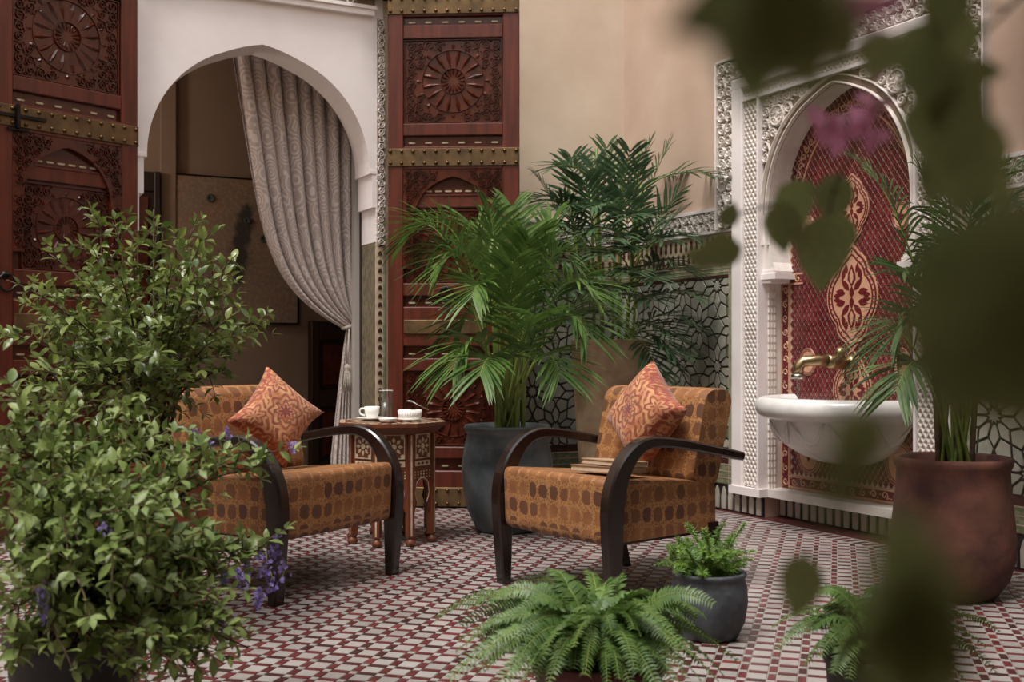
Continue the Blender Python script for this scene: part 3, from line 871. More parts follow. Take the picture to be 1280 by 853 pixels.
k = MB(); k.lathe([(0,-.05),(.03,-.035),(.04,0),(.025,.04),(0,.06)], 14); bm_ = pm('fill_bulb_glow', col(255,220,180), None); bm_.node_tree.nodes['Principled BSDF'].inputs['Emission Color'].default_value = (1,.8,.58,1); bm_.node_tree.nodes['Principled BSDF'].inputs['Emission Strength'].default_value = 8; k.build('fill_bulb', bm_, fill_lamp)
pl = bpy.data.lights.new('added_fill_light', 'POINT'); pl.energy = 46; pl.color = (1, .86, .74); pl.shadow_soft_size = .12; put('added_fill_light', pl, fill_lamp)
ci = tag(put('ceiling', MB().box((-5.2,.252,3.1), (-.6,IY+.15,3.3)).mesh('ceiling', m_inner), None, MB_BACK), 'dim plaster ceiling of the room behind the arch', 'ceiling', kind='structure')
# ------------------------------------------------------------ carved door leaves
def rod(mb, cx, cz, r0, r1, a, wd, y, rel, m=0):
    ca, sa = math.cos(a), math.sin(a); nx, nz = -sa*wd/2, ca*wd/2
    p0 = (cx+r0*ca, cz+r0*sa); p1 = (cx+r1*ca, cz+r1*sa); pm_ = (lerp(p0[0],p1[0],.6), lerp(p0[1],p1[1],.6))
    mb.add([(p0[0],y,p0[1]), (pm_[0]+nx,y,pm_[1]+nz), (p1[0]+nx*.6,y,p1[1]+nz*.6), (p1[0]-nx*.6,y,p1[1]-nz*.6), (pm_[0]-nx,y,pm_[1]-nz), (pm_[0],y-rel,pm_[1]), (lerp(p0[0],p1[0],.9),y-rel*.8,lerp(p0[1],p1[1],.9))],
           [(0,1,5),(1,2,6,5),(2,3,6),(3,4,5,6),(4,0,5)], m)
def carved_panel(parent, x0, x1, z0, z1, y):
    mb = MB(); mb.box((x0,y,z0), (x1,y+.02,z1))
    cx, cz = (x0+x1)/2, (z0+z1)/2; r = min(x1-x0, z1-z0)*.36
    for k in range(16):
        a = 2*math.pi*(k+.5)/16
        rod(mb, cx, cz, r*.42, r, a, r*.15, y, .017); rod(mb, cx, cz, r*.12, r*.4, a+math.pi/16, r*.1, y, .012)
        rod(mb, cx, cz, r*1.02, r*1.2, a+math.pi/16, r*.14, y, .012)
    ribbon(mb, [(cx+r*.41*math.cos(a), cz+r*.41*math.sin(a)) for a in [i*math.pi/12 for i in range(25)]], .008, y, .012)
    ribbon(mb, [(cx+r*1.02*math.cos(a), cz+r*1.02*math.sin(a)) for a in [i*math.pi/16 for i in range(33)]], .008, y, .008)
    carve_rect(mb, x0+.015, x1-.015, z0+.015, z1-.015, .055, y, .011, 0, lambda x, z: math.hypot(x-cx, z-cz) > r*1.2, .15)
    e = .008
    ribbon(mb, [(x0+e,z0+e),(x1-e,z0+e),(x1-e,z1-e),(x0+e,z1-e),(x0+e,z0+e)], .014, y, .012)
    return mb.build('carved_panel', m_wood2, parent)
def strap(parent, x0, x1, z0, z1, y, studs=True):
    o = MB().bbox((x0,y-.008,z0), (x1,y,z1), .003).build('brass_strap', m_brass, parent)
    if studs:
        n = max(2, round((x1-x0)/.067))
        for i in range(n):
            for z in (z0+.018, z1-.018):
                put('stud', STUD, o, Matrix.Translation((x0+.018+(x1-x0-.036)*i/(n-1), y-.008, z)))
    return o
sm = MB(); sm.lathe([(.011,0),(.0105,.004),(.007,.009),(.0,.0105)], 10); STUD = sm.mesh('stud', m_stud); STUD.transform(Matrix.Rotation(R(90), 4, 'X'))
def inlay_recess(parent, x0, x1, z0, z1, y):
    o = MB().box((x0,y+.02,z0), (x1,y+.03,z1)).build('inlay_recess', m_wood2, parent)
    mb = MB(); n = 6
    for i in range(n):
        c = x0+(x1-x0)*(i+.5)/n; zc = z0+(z1-z0)*.38
        mb.prism([(c-.022,zc),(c-.016,zc-.005),(c+.016,zc-.005),(c+.022,zc),(c+.016,zc+.005),(c-.016,zc+.005)], y+.013, y+.02)
    mb.build('bone_lozenges', m_bone, o)
    mb = MB(); mb.box((x0,y-.002,z0-.008), (x1,y+.01,z0)); mb.build('bead', m_wood, o)
def door_leaf(name, label, M, ring_x):
    t = tag(put(name, None, None, M), label, 'door', kind='structure')
    W, H = .80, 3.09
    F, P = -.03, -.004            # front of the frame, face of the sunk panels
    MB().box((0.004,.01,.004), (W-.004,.035,H-.004)).build('back_board', m_wood2, t)
    for a, b in ((0, .095), (.70, W)): MB().bbox((a,F,0), (b,.01,H), .005).build('stile', m_wood, t)
    x0, x1 = .095, .70
    for z0, z1 in ((2.97,3.09),(2.835,2.916),(2.246,2.32),(2.04,2.18),(1.275,1.35),(.97,1.207),(.82,.895),(.29,.36),(0,.215)):
        MB().bbox((x0,F+.002,z0), (x1,.01,z1), .005).build('rail', m_wood, t)
    carved_panel(t, x0, x1, 2.32, 2.835, P); carved_panel(t, x0, x1, .36, .82, P)
    carved_panel(t, x0+.05, x1-.05, 1.35, 1.80, P+.008)
    MB().bbox((x0+.03,P-.006,1.81), (x1-.03,.01,1.89), .005).build('rail', m_wood, t)
    for z0, z1 in ((2.916,2.97),(2.18,2.246),(1.207,1.275),(.895,.97),(.215,.29)): inlay_recess(t, x0, x1, z0, z1, P-.016)
    inlay_recess(t, x0+.12, x1-.12, 1.89, 1.945, P-.01)
    # carved spandrel over the blind arch
    mb = MB(); cx = (x0+x1)/2; hw = .245
    ap = [(cx-hw-.0, 1.52)]+arch_pts(cx, hw, 1.72, .27, 22, .012)+[(cx+hw, 1.52)]
    L = ap
    arch_block(mb, x0, x1, 1.44, 2.04, arch_pts(cx, hw, 1.70, .285, 24, .012), F+.006, .008)
    carve_rect(mb, x0+.008, x1-.008, 1.46, 2.03, .05, F+.006, .011, 0, lambda x, z: (z < 1.70 and abs(x-cx) > hw+.022) or (z >= 1.70 and ((x-cx)/(hw+.028))**2+((z-1.70)/.318)**2 > 1), .15)
    mb.build('carved_spandrel', m_wood2, t)
    strap(t, 0, W, 2.98, H, F); strap(t, 0, W, 2.06, 2.167, F); strap(t, .10, .60, 1.044, 1.128, F, False); strap(t, 0, W, 0, .115, F)
    # ring knocker
    k = MB(); k.lathe([(0,.012),(.012,.012),(.016,.006),(.022,0)], 14); o = k.build('knocker_plate', m_iron, t, Matrix.Translation((ring_x, F-.002, 1.315)) @ Matrix.Rotation(R(90), 4, 'X'))
    k = MB(); k.tube([(.042*math.sin(a), -.014, -.036+.042*math.cos(a)) for a in [i*2*math.pi/28 for i in range(29)]], .0065, 8); k.build('ring', m_iron, t, Matrix.Translation((ring_x, F-.002, 1.315)))
    return t
hr = MB_BACK @ Vector((-1.755, -.09, .01))
door_leaf('door_1', 'open carved mahogany door leaf with brass straps right of the arch', T(hr.x, hr.y, hr.z, R(-3.5)), .36)
hl = MB_BACK @ Vector((-3.235, -.09, .01)); a = R(51.6)
d2 = door_leaf('door_2', 'open carved mahogany door leaf left of the arch, behind the tall shrub', T(hl.x-.80*math.cos(a), hl.y-.80*math.sin(a), hl.z, a), .055)
mb = MB(); mb.box((-.02,-.05,2.105), (.26,-.038,2.122)); mb.box((.10,-.065,2.05), (.115,-.038,2.17)); mb.box((.06,-.05,2.04), (.17,-.038,2.052))
mb.build('slide_bolt', m_iron, d2)

# ------------------------------------------------------------ room behind the arch: doors, painting, curtain
def dark_door(name, label, px0, px1, ztop, y):
    xa, _ = on_plane(px0, 450, MB_BACK, y); xb, _ = on_plane(px1, 450, MB_BACK, y)
    t = tag(put(name, None, None, MB_BACK), label, 'door', kind='structure')
    MB().box((xa,y,0), (xb,y+.06,ztop)).build('back_board', m_wooddk, t)
    wst = (xb-xa)*.16
    for a, b in ((xa, xa+wst), (xb-wst, xb)): MB().bbox((a,y-.03,0), (b,y,ztop), .006).build('stile', m_wooddk, t)
    for z in (0, ztop*.45, ztop-.14): MB().bbox((xa+wst,y-.028,z), (xb-wst,y,z+.13), .006).build('rail', m_wooddk, t)
    for z0, z1 in ((.16, ztop*.45-.03), (ztop*.45+.16, ztop-.17)): MB().bbox((xa+wst+.03,y-.018,z0), (xb-wst-.03,y,z1), .012).build('panel', m_wood2, t)
_, zt = on_plane(410, 402, MB_BACK, IY-.10)
dark_door('door_3', 'dark panelled door low in the room behind the curtain', 388, 452, zt, IY-.10)
_, zt = on_plane(190, 215, MB_BACK, IY-.06)
dark_door('door_4', 'dark doorway at the left edge of the room behind the arch', 150, 200, zt, IY-.06)
xa, za = on_plane(220, 219, MB_BACK, IY-.03); xb, zb = on_plane(371, 404, MB_BACK, IY-.03)
pt = thing('painting', 'large abstract earth-toned canvas with a dark vertical streak behind the curtain', 'painting', MB_BACK @ Matrix.Translation(((xa+xb)/2, IY, (za+zb)/2)))
pw, ph = abs(xb-xa)/2, abs(za-zb)/2
MB().box((-pw,-.04,-ph), (pw,-.004,ph)).build('canvas', m_canvas, pt)
mb = MB()
for a, b in (((-pw-.012,-.045,-ph-.012),(-pw,-.002,ph+.012)), ((pw,-.045,-ph-.012),(pw+.012,-.002,ph+.012)), ((-pw,-.045,-ph-.012),(pw,-.002,-ph)), ((-pw,-.045,ph),(pw,-.002,ph+.012))): mb.box(a, b)
mb.build('frame', m_iron, pt)
m_blob = pm('dark_impasto', col(52,52,48), col(84,92,84), 40, rough=.7)
for (px, py, r) in ((263,248,.03),(309,276,.024),(330,299,.03),(346,316,.034)):
    bx, bz = on_plane(px, py, MB_BACK, IY-.04); cx, cz = (xa+xb)/2, (za+zb)/2
    k = MB(); k.lathe([(r,0),(r*1.02,.008),(r*.8,.014),(r*.5,.008),(0,.006)], 16)
    k.build('impasto_disc', m_blob, pt, Matrix.Translation((bx-cx, -.04, bz-cz)) @ Matrix.Rotation(R(90), 4, 'X'))
# curtain: swept to the right and tied back
CY = .44
cur = thing('curtain', 'pale embroidered curtain swept aside and tied back in the archway', 'curtain', MB_BACK)
tx0, tz0 = on_plane(290, 50, MB_BACK, CY); tx1, _ = on_plane(447, 50, MB_BACK, CY); kx, kz = on_plane(441, 405, MB_BACK, CY)
ztop = 2.92
mb = MB(); NU, NV = 110, 44; uvs = []
for j in range(NV+1):
    p = j/NV; v = 1-(1-p)**1.9
    for i in range(NU+1):
        u = i/NU
        xt = lerp(tx0-.03, tx1, u)
        zend = kz-.055+.11*u
        g = (.40*v+.60*v**8)
        x = lerp(xt, kx-.015+.02*u, g); z = lerp(ztop, zend, v)
        # the cloth sags below its straight line toward the tie
        amp = .040*(1-.55*g)
        y = CY+amp*math.sin(u*2*math.pi*8.5+.6*math.sin(p*3))+.012*math.sin(u*37+p*4)
        x += .010*math.cos(u*2*math.pi*8.5)*(1-g)
        mb.v.append((x, y, z)); uvs.append((u*1.9, v*1.9))
for j in range(NV):
    for i in range(NU):
        a = j*(NU+1)+i; mb.f.append([a, a+1, a+NU+2, a+NU+1]); mb.m.append(0); mb.sm.append(True)
mb.uv = uvs; drape = mb.build('drape', m_cur, cur)
drape.modifiers.new('thick', 'SOLIDIFY').thickness = .003
mb = MB(); uvs = []; NU, NV = 40, 14                  # the tail below the tie
for j in range(NV+1):
    v = j/NV
    for i in range(NU+1):
        u = i/NU
        wd = lerp(.03, .30, min(1, v*1.25)**.8)
        x = kx-.012-wd*(1-u)*.42+wd*u*.15; z = lerp(kz+.02, .03, v)
        y = CY+.02+.03*(.3+v)*math.sin(u*2*math.pi*6)
        mb.v.append((x, y, z)); uvs.append((u*.9, 2+v*1.2))
for j in range(NV):
    for i in range(NU):
        a = j*(NU+1)+i; mb.f.append([a, a+1, a+NU+2, a+NU+1]); mb.m.append(0); mb.sm.append(True)
mb.uv = uvs; tl = mb.build('tail', m_cur, cur); tl.modifiers.new('thick', 'SOLIDIFY').thickness = .003
mb = MB(); mb.tube([(kx+.055*math.cos(a)-.01, CY+.062*math.sin(a), kz-.01+.02*math.cos(a)) for a in [i*2*math.pi/20 for i in range(21)]], .012, 8); mb.build('tieback', m_tassel, cur)
ex, ez = on_plane(434, 455, MB_BACK, CY-.07)
mb = MB(); mb.tube([(kx-.04, CY-.05, kz-.03), (ex+.005, CY-.075, ez+.1), (ex, CY-.075, ez)], .006, 6)
mb.lathe([(.004,0),(.02,-.012),(.022,-.03),(.014,-.045),(.02,-.055)], 14, c=(ex, CY-.075, ez))
for i in range(26):
    aa = i*2.399; rr = .02*math.sqrt((i+.5)/26)
    mb.tube([(ex+rr*math.cos(aa), CY-.075+rr*math.sin(aa), ez-.05), (ex+rr*1.35*math.cos(aa), CY-.075+rr*1.35*math.sin(aa), ez-.12), (ex+rr*1.7*math.cos(aa)-.004, CY-.075+rr*1.6*math.sin(aa), ez-.19+rnd(0,.03))], .0032, 4)
mb.build('tassel', m_tassel, cur)
mb = MB(); mb.tube([(-3.25,CY,2.95), (-1.75,CY,2.95)], .014, 8); mb.build('rail', m_iron, cur)

# ------------------------------------------------------------ armchairs
def strip_block(name, prof, x0, x1, parent, mt, bev=.02, crown=0):
    # closed y,z profile swept along x with softened ends; uv in metres
    mb = MB(); uvs = []
    n = len(prof); cy = sum(p[0] for p in prof)/n; cz = sum(p[1] for p in prof)/n
    arc = [0]
    for i in range(n): 
        a, b = prof[i], prof[(i+1) % n]; arc.append(arc[-1]+math.hypot(b[0]-a[0], b[1]-a[1]))
    K = 10
    xs = [(x0, .965), (x0+bev*.3, .985), (x0+bev, 1.0)]+[(lerp(x0+bev, x1-bev, k/K), 1+crown*math.sin(math.pi*k/K)) for k in range(1, K)]+[(x1-bev, 1.0), (x1-bev*.3, .985), (x1, .965)]
    for (x, s) in xs:
        for i in range(n+1):
            p = prof[i % n]
            mb.v.append((x, cy+(p[0]-cy)*s, cz+(p[1]-cz)*s)); uvs.append((x+.5, arc[i]))
    m = n+1
    for j in range(len(xs)-1):
        for i in range(n):
            mb.f.append([j*m+i, j*m+i+1, (j+1)*m+i+1, (j+1)*m+i][::-1]); mb.m.append(0); mb.sm.append(True)
    for j, fl in ((0, 1), (len(xs)-1, 0)):
        b = len(mb.v)
        for i in range(n):
            p = mb.v[j*m+i]; mb.v.append(p); uvs.append((p[1]+.2, p[2]*1.0+.3))
        f = list(range(b, b+n)); mb.f.append(f if fl else f[::-1]); mb.m.append(0); mb.sm.append(False)
    mb.uv = uvs
    return mb.build(name, mt, parent)
def rounded(poly, r, k=5):
    out = []; n = len(poly)
    for i in range(n):
        a, b, c = Vector(poly[i-1]), Vector(poly[i]), Vector(poly[(i+1) % n])
        d1 = (a-b).normalized(); d2 = (c-b).normalized()
        rr = min(r, (a-b).length*.45, (c-b).length*.45)
        p, q = b+d1*rr, b+d2*rr
        for t in range(k+1):
            t /= k; out.append(tuple(p*(1-t)**2+b*2*t*(1-t)+q*t*t))
    return out
def subdiv(poly, step):
    out = []; n = len(poly)
    for i in range(n):
        a, b = Vector(poly[i]), Vector(poly[(i+1) % n]); k = max(1, int((b-a).length/step))
        for t in range(k): out.append(tuple(a.lerp(b, t/k)))
    return out
def armchair(label, A, B):
    A, B = Vector(A), Vector(B); xd = (B-A).normalized(); c = (A+B)/2
    ang = math.atan2(xd.y, xd.x); hw = (B-A).length/2
    M = T(c.x, c.y, 0, ang)
    t = thing('armchair', label, 'armchair', M, 'pair of bentwood armchairs')
    for s in (-1, 1):                       # leg and arm in one bent piece
        mb = MB(); pts = []
        path = [(.0, 0.0, .021), (-.004, .14, .030), (-.008, .28, .038), (-.006, .38, .042), (.012, .46, .040), (.05, .53, .034), (.105, .582, .027), (.17, .606, .023), (.25, .606, .020), (.36, .592, .019), (.48, .570, .018), (.60, .547, .018), (.70, .527, .017)]
        N = 64; ctrl = path
        def cr(t):
            f = t*(len(ctrl)-1); i = min(int(f), len(ctrl)-2); u = f-i
            P = [Vector(ctrl[max(0, min(len(ctrl)-1, i+k))]) for k in (-1,0,1,2)]
            return .5*((2*P[1])+(P[2]-P[0])*u+(2*P[0]-5*P[1]+4*P[2]-P[3])*u*u+(3*P[1]-P[0]-3*P[2]+P[3])*u**3)
        ring = []
        hx = .027
        vsn = []
        for i in range(N+1):
            q = cr(i/N); q2 = cr(min(1, i/N+.01)); q1 = cr(max(0, i/N-.01)); d = Vector((q2.x-q1.x, q2.y-q1.y)).normalized(); nn = Vector((-d.y, d.x))
            h = q.z; e = .007; w2 = hx
            for (a_, b_) in ((-w2+e,-h),(w2-e,-h),(w2,-h+e),(w2,h-e),(w2-e,h),(-w2+e,h),(-w2,h-e),(-w2,-h+e)):
                vsn.append((s*hw+a_, q.x+nn.x*b_, q.y+nn.y*b_))
        k = 8
        fs = [(j*k+i, (j+1)*k+i, (j+1)*k+(i+1)%k, j*k+(i+1)%k) for j in range(N) for i in range(k)]+[list(range(k)), list(range(N*k, N*k+k))[::-1]]
        mb.add(vsn, fs, 0, False)
        mb.build('arm_and_front_leg', m_ebony, t)
    for s in (-1, 1):
        mb = MB(); x = s*(hw-.05)
        mb.add([(x+a_*w_, .57+yy+b_*w_, z) for (z, yy, w_) in ((0,.075,.017),(.12,.03,.024),(.27,0,.028)) for a_, b_ in ((-1,-1),(1,-1),(1,1),(-1,1))],
               [(j*4+i, j*4+(i+1)%4, (j+1)*4+(i+1)%4, (j+1)*4+i) for j in range(2) for i in range(4)]+[(3,2,1,0),(8,9,10,11)])
        mb.build('rear_leg', m_ebony, t)
    MB().box((-hw+.05,.06,.225), (hw-.05,.56,.245)).build('seat_frame', m_ebony, t)
    seat = subdiv(rounded([(-.025,.235),(.60,.235),(.60,.43),(-.035,.485)], .035, 5), .03)
    strip_block('seat', seat, -hw+.03, hw-.03, t, m_fab, .03, .012)
    back = subdiv(rounded([(.455,.43),(.60,.40),(.70,.76),(.665,.80),(.575,.80),(.535,.775)], .05, 6), .03)
    strip_block('backrest', back, -hw+.035, hw-.035, t, m_fab, .03, .015)
    return t, M
ch2, MC2 = armchair('golden damask armchair with two books on its seat, beside the small black pot', (-.033,4.586), (.370,4.08))
ch1, MC1 = armchair('golden damask armchair behind the leafy shrub, left of the inlaid table', (-.881,4.18), (-.511,4.767))
def pillow(label, MC, x, y, z, rot, lean, side=.40, yaw=0):
    mb = MB(); uvs = []; N = 22
    for face in (-1, 1):
        b = len(mb.v)
        for j in range(N+1):
            for i in range(N+1):
                u, v = i/N*2-1, j/N*2-1
                pin = 1-.20*(1-v*v)*abs(u)**3; piv = 1-.20*(1-u*u)*abs(v)**3
                th = .075*((1-u**4)*(1-v**4))**.55*(1+.25*(1-u*u)*(1-v*v))
                th += .006*math.sin(5*u+3*v)*(1-u*u)*(1-v*v)
                mb.v.append((u*pin*side/2, face*th, v*piv*side/2)); uvs.append((u, v))
        for j in range(N):
            for i in range(N):
                a_ = b+j*(N+1)+i; f = [a_, a_+1, a_+N+2, a_+N+1]
                mb.f.append(f if face < 0 else f[::-1]); mb.m.append(0); mb.sm.append(True)
    mb.uv = uvs
    M = MC @ Matrix.Translation((x, y, z)) @ Matrix.Rotation(yaw, 4, 'Z') @ Matrix.Rotation(lean, 4, 'X') @ Matrix.Rotation(rot, 4, 'Y')
    me = mb.mesh('throw_pillow', m_pil); me.transform(Matrix.Identity(4))
    o = put('throw_pillow', me, None, M); tag(o, label, 'pillow', 'medallion pillows')
pillow('red and gold medallion pillow leaning on the armchair that holds the books', MC2, .075, .415, .69, R(36), R(-18), .345, R(-6))
pillow('red and gold medallion pillow on the armchair left of the inlaid table', MC1, .03, .365, .675, R(42), R(-16), .325, R(-20))
def book(label, M, wd, dp, th, mt):
    t = thing('book', label, 'book', M, 'books on the armchair seat')
    mb = MB(); mb.box((-wd/2,-dp/2,0), (wd/2,dp/2,.003)); mb.box((-wd/2,-dp/2,th-.003), (wd/2,dp/2,th)); mb.box((-wd/2,dp/2-.003,.003), (wd/2,dp/2,th-.003)); mb.build('cover', mt, t)
    MB().box((-wd/2+.004,-dp/2+.004,.003), (wd/2-.004,dp/2-.003,th-.003)).build('pages', m_paper, t)
book('brown book lying at the bottom of the pair on the armchair seat', MC2 @ T(.135, .155, .483, R(20)) @ Matrix.Rotation(R(-4), 4, 'X'), .25, .17, .024, m_bookc)
book('pale book lying on top of the brown one on the armchair seat', MC2 @ T(.15, .17, .510, R(5)) @ Matrix.Rotation(R(-4), 4, 'X'), .21, .15, .02, m_bookc2)

# ------------------------------------------------------------ octagonal inlaid table and the coffee things
TC = Vector((-.604, 5.62, 0)); TR, TB_R, TZ = .282, .212, .60
tb = thing('side_table', 'octagonal wooden side table inlaid with bone between the armchairs', 'table', T(TC.x, TC.y, 0, R(22.5+9)))
def octa(r, off=0): return [(r*math.cos(R(45*k)+off), r*math.sin(R(45*k)+off)) for k in range(8)]
m_twood = pm('walnut', col(116,62,36), col(88,44,26), 6, .3, .7, .4, stretch=(4,4,1))
m_inlay = pm('geometric_bone_inlay', col(214,192,150), col(110,66,38), 60, .47, .53, .4)
mb = MB()
for (r0, z0, r1, z1) in ((TR, TZ-.018, TR, TZ), (TR-.055, TZ-.055, TR-.004, TZ-.018)):
    a_, b_ = octa(r0), octa(r1)
    mb.add([(p[0],p[1],z0) for p in a_]+[(p[0],p[1],z1) for p in b_], [list(range(8))[::-1], list(range(8,16))]+[(i,(i+1)%8,8+(i+1)%8,8+i) for i in range(8)])
top = mb.build('table_top', m_twood, tb)
mb = MB()
for k in range(8):
    p, q = octa(TR-.004)[k], octa(TR-.004)[(k+1) % 8]; n = 9
    for i in range(n):
        if i % 2: continue
        a_ = Vector(p).lerp(Vector(q), i/n); b_ = Vector(p).lerp(Vector(q), (i+1)/n)
        mb.hprism([tuple(a_), tuple(b_), tuple(b_*.90), tuple(a_*.90)], TZ, TZ+.0015)
r = TR-.07
for k in range(24):
    a_ = R(15*k); mb.hprism([(rr*math.cos(a_+d), rr*math.sin(a_+d)) for rr, d in ((r*.98,0),(r*.8,.07),(r*.55,0),(r*.8,-.07))], TZ, TZ+.0015)
mb.build('bone_marquetry', m_bone, top)
oc = octa(TB_R)
for k in range(8):
    a_ = R(45*k); x, y = oc[k]; L = T(x, y, 0, a_)
    lg = MB(); lg.box((-.022,-.017,.045), (.012,.017,TZ-.055)); lo = lg.build('leg', m_twood, tb, L)
    MB().box((.012,-.004,.05), (.0135,.004,TZ-.06)).build('inlay_line', m_bone, lo)
    ft = MB(); ft.lathe([(0,0),(.018,.0),(.026,.012),(.026,.022),(.014,.034),(.012,.04),(.018,.046)], 14); ft.build('foot', m_twood, lo)
for k in range(8):
    p, q = Vector(oc[k]), Vector(oc[(k+1) % 8]); c = (p+q)/2; wd = (q-p).length; ang = math.atan2((q-p).y, (q-p).x)
    # frame with front (-y) pointing outward
    L = T(c.x, c.y, 0, ang+math.pi) if False else Matrix.Translation((c.x, c.y, 0)) @ Matrix.Rotation(ang, 4, 'Z')
    h = wd/2-.015
    pn = MB(); pn.box((-h,-.006,.375), (h,.008,TZ-.056))
    pp = pn.build('side_panel', m_twood, tb, L)
    il = MB(); il.box((-h+.012,-.0085,.425), (h-.012,-.006,.545), 0)
    s0 = (h-.012)
    cx_, cz_ = 0, .485
    for i in range(8):
        aa = i*math.pi/4; il.prism([(cx_+rr*math.cos(aa+d), cz_+rr*math.sin(aa+d)) for rr, d in ((.018,0),(.032,.28),(.047,0),(.032,-.28))], -.0105, -.008, 1)
    il.prism([(.014*math.cos(i*math.pi/4), cz_+.014*math.sin(i*math.pi/4)) for i in range(8)], -.0105, -.008, 1)
    for sx in (-1, 1):
        for sz in (-1, 1): il.prism([(sx*.043+.011*math.cos(i*math.pi/3), cz_+sz*.047+.011*math.sin(i*math.pi/3)) for i in range(6)], -.0105, -.008, 1)
    for a0, b0, a1, b1 in ((-s0,.425,s0,.43),(-s0,.54,s0,.545),(-s0,.43,-s0+.005,.54),(s0-.005,.43,s0,.54)): il.box((a0,-.0105,b0), (a1,-.008,b1), 1)
    il.box((-h+.012,-.009,.388), (h-.012,-.006,.413), 1); 
    for i in range(3): il.prism([(-.03+i*.03-.011,.4005),(-.03+i*.03,.393),(-.03+i*.03+.011,.4005),(-.03+i*.03,.408)], -.0105, -.008, 0)
    il.build('bone_inlay', [m_twood, m_bone], pp)
    ar = MB(); hw = h-.018
    ap = [(-hw*.62, .20), (-hw*.9, .225), (-hw, .25), (-hw*.92, .275)]+[(hw*.9*math.cos(math.pi-math.pi*i/10), .285+.028*math.sin(math.pi*i/10)+.010*(1-abs(i-5)/5)) for i in range(11)]+[(hw*.92,.275),(hw,.25),(hw*.9,.225),(hw*.62,.20)]
    for i in range(len(ap)-1):
        u, v = ap[i], ap[i+1]
        if v[0]-u[0] > 1e-5 and u[1] > .27:
            ar.add([(u[0],-.006,u[1]),(v[0],-.006,v[1]),(v[0],-.006,.375),(u[0],-.006,.375),(u[0],.006,u[1]),(v[0],.006,v[1]),(v[0],.006,.375),(u[0],.006,.375)], [(0,1,2,3),(7,6,5,4),(0,4,5,1)])
    for sx in (-1, 1):
        P = [(sx*h,.16),(sx*(h-.008),.16),(sx*hw*.80,.21),(sx*hw,.25),(sx*hw*.92,.275),(sx*hw*.9,.285),(sx*hw*.9,.375),(sx*h,.375)]
        ar.prism(P if sx < 0 else P[::-1], -.006, .006)
    for i in range(6):
        for j in range(3):
            x = -h+.012+i*(2*h-.024)/5; z = .332+j*.014
            ar.prism([(x-.004,z),(x,z-.004),(x+.004,z),(x,z+.004)], -.008, -.006, 1)
    ribbon(ar, [(a_[0]*1.06, a_[1]+.006) for a_ in ap], .005, -.006, .002, 1)
    ar.build('arched_apron', [m_twood, m_bone], tb, L)
def onT(x, y, z=TZ+.002): return T(x, y, z)
sc = MB(); sc.lathe([(0,.004),(.03,.003),(.034,.0),(.036,.003),(.078,.014),(.08,.016),(.076,.017),(.036,.008),(0,.008)], 32)
o = sc.build('saucer', m_china, None, onT(-.70,5.60)); tag(o, 'white saucer under the coffee cup on the inlaid table', 'saucer')
cup = thing('coffee_cup', 'white china coffee cup standing on its saucer', 'cup', onT(-.70,5.60,TZ+.0105))
k = MB(); k.lathe([(0,.0),(.022,0),(.026,.006),(.036,.03),(.039,.062),(.037,.062),(.034,.03),(.023,.008),(0,.008)], 28); k.build('bowl', m_china, cup)
k = MB(); k.tube([(-.036,0,.052),(-.055,0,.052),(-.062,0,.04),(-.057,0,.024),(-.034,0,.018)], .005, 8); k.build('handle', m_china, cup)
k = MB(); k.lathe([(.0,.05),(.036,.05)], 20); k.build('coffee', pm('coffee', col(60,34,20), None, rough=.1), cup)
gl = thing('water_glass', 'clear tumbler half full of water behind the coffee cup', 'glass', onT(-.648,5.76))
k = MB(); k.lathe([(0,.0),(.032,0),(.034,.004),(.037,.145)], 28); k.build('tumbler', m_glass, gl)
k = MB(); k.tube([(.037*math.cos(q*.2244), .037*math.sin(q*.2244), .145) for q in range(29)], .0011, 5); k.build('rim', m_china, gl)  # white ring painted as the bright highlight along the glass edge
k = MB(); k.lathe([(.0315,.0125),(.0345,.085),(0,.085)], 28); k.build('water', m_water, gl)
ss = MB(); ss.lathe([(0,.003),(.04,.0),(.05,.004),(.066,.012),(.064,.014),(.045,.007),(0,.006)], 28)
o = ss.build('side_plate', m_china, None, onT(-.507,5.56)); tag(o, 'white side plate under the ribbed sugar bowl', 'plate')
sb = thing('sugar_bowl', 'low round white sugar bowl on the right of the inlaid table', 'bowl', onT(-.507,5.56,TZ+.0135))
k = MB(); k.lathe([(0,0),(.05,0),(.056,.006),(.059,.045),(.056,.045),(.052,.01),(0,.008)], 32); k.build('body', m_china, sb)
k = MB()
for i in range(30): 
    a_ = i*2*math.pi/30; k.tube([(.0545*math.cos(a_),.0545*math.sin(a_),.008),(.0588*math.cos(a_),.0588*math.sin(a_),.042)], .0022, 5)
k.build('ribs', m_china, sb)
sp_ = thing('spoon', 'small steel spoon resting across the rim of the sugar bowl', 'spoon', T(-.475,5.60,TZ+.055,R(10)))
k = MB(); k.tube([(-.03,0,.045),(.0,0,.03),(.06,0,.0)], [.004,.003,.004], 8); k.build('handle', m_steel, sp_)
k = MB(); k.lathe([(0,-.005),(.010,-.003),(.013,.002),(.011,.001),(0,-.002)], 14, c=(-.035,0,.047), sx=1.5); k.build('spoon_bowl', m_steel, sp_)
dsh = MB(); dsh.lathe([(0,.003),(.03,0),(.034,.004),(.047,.02),(.044,.021),(.03,.008),(0,.007)], 26)
o = dsh.build('small_dish', m_china, None, onT(-.605,5.455)); tag(o, 'small shallow white dish at the front edge of the inlaid table', 'dish')

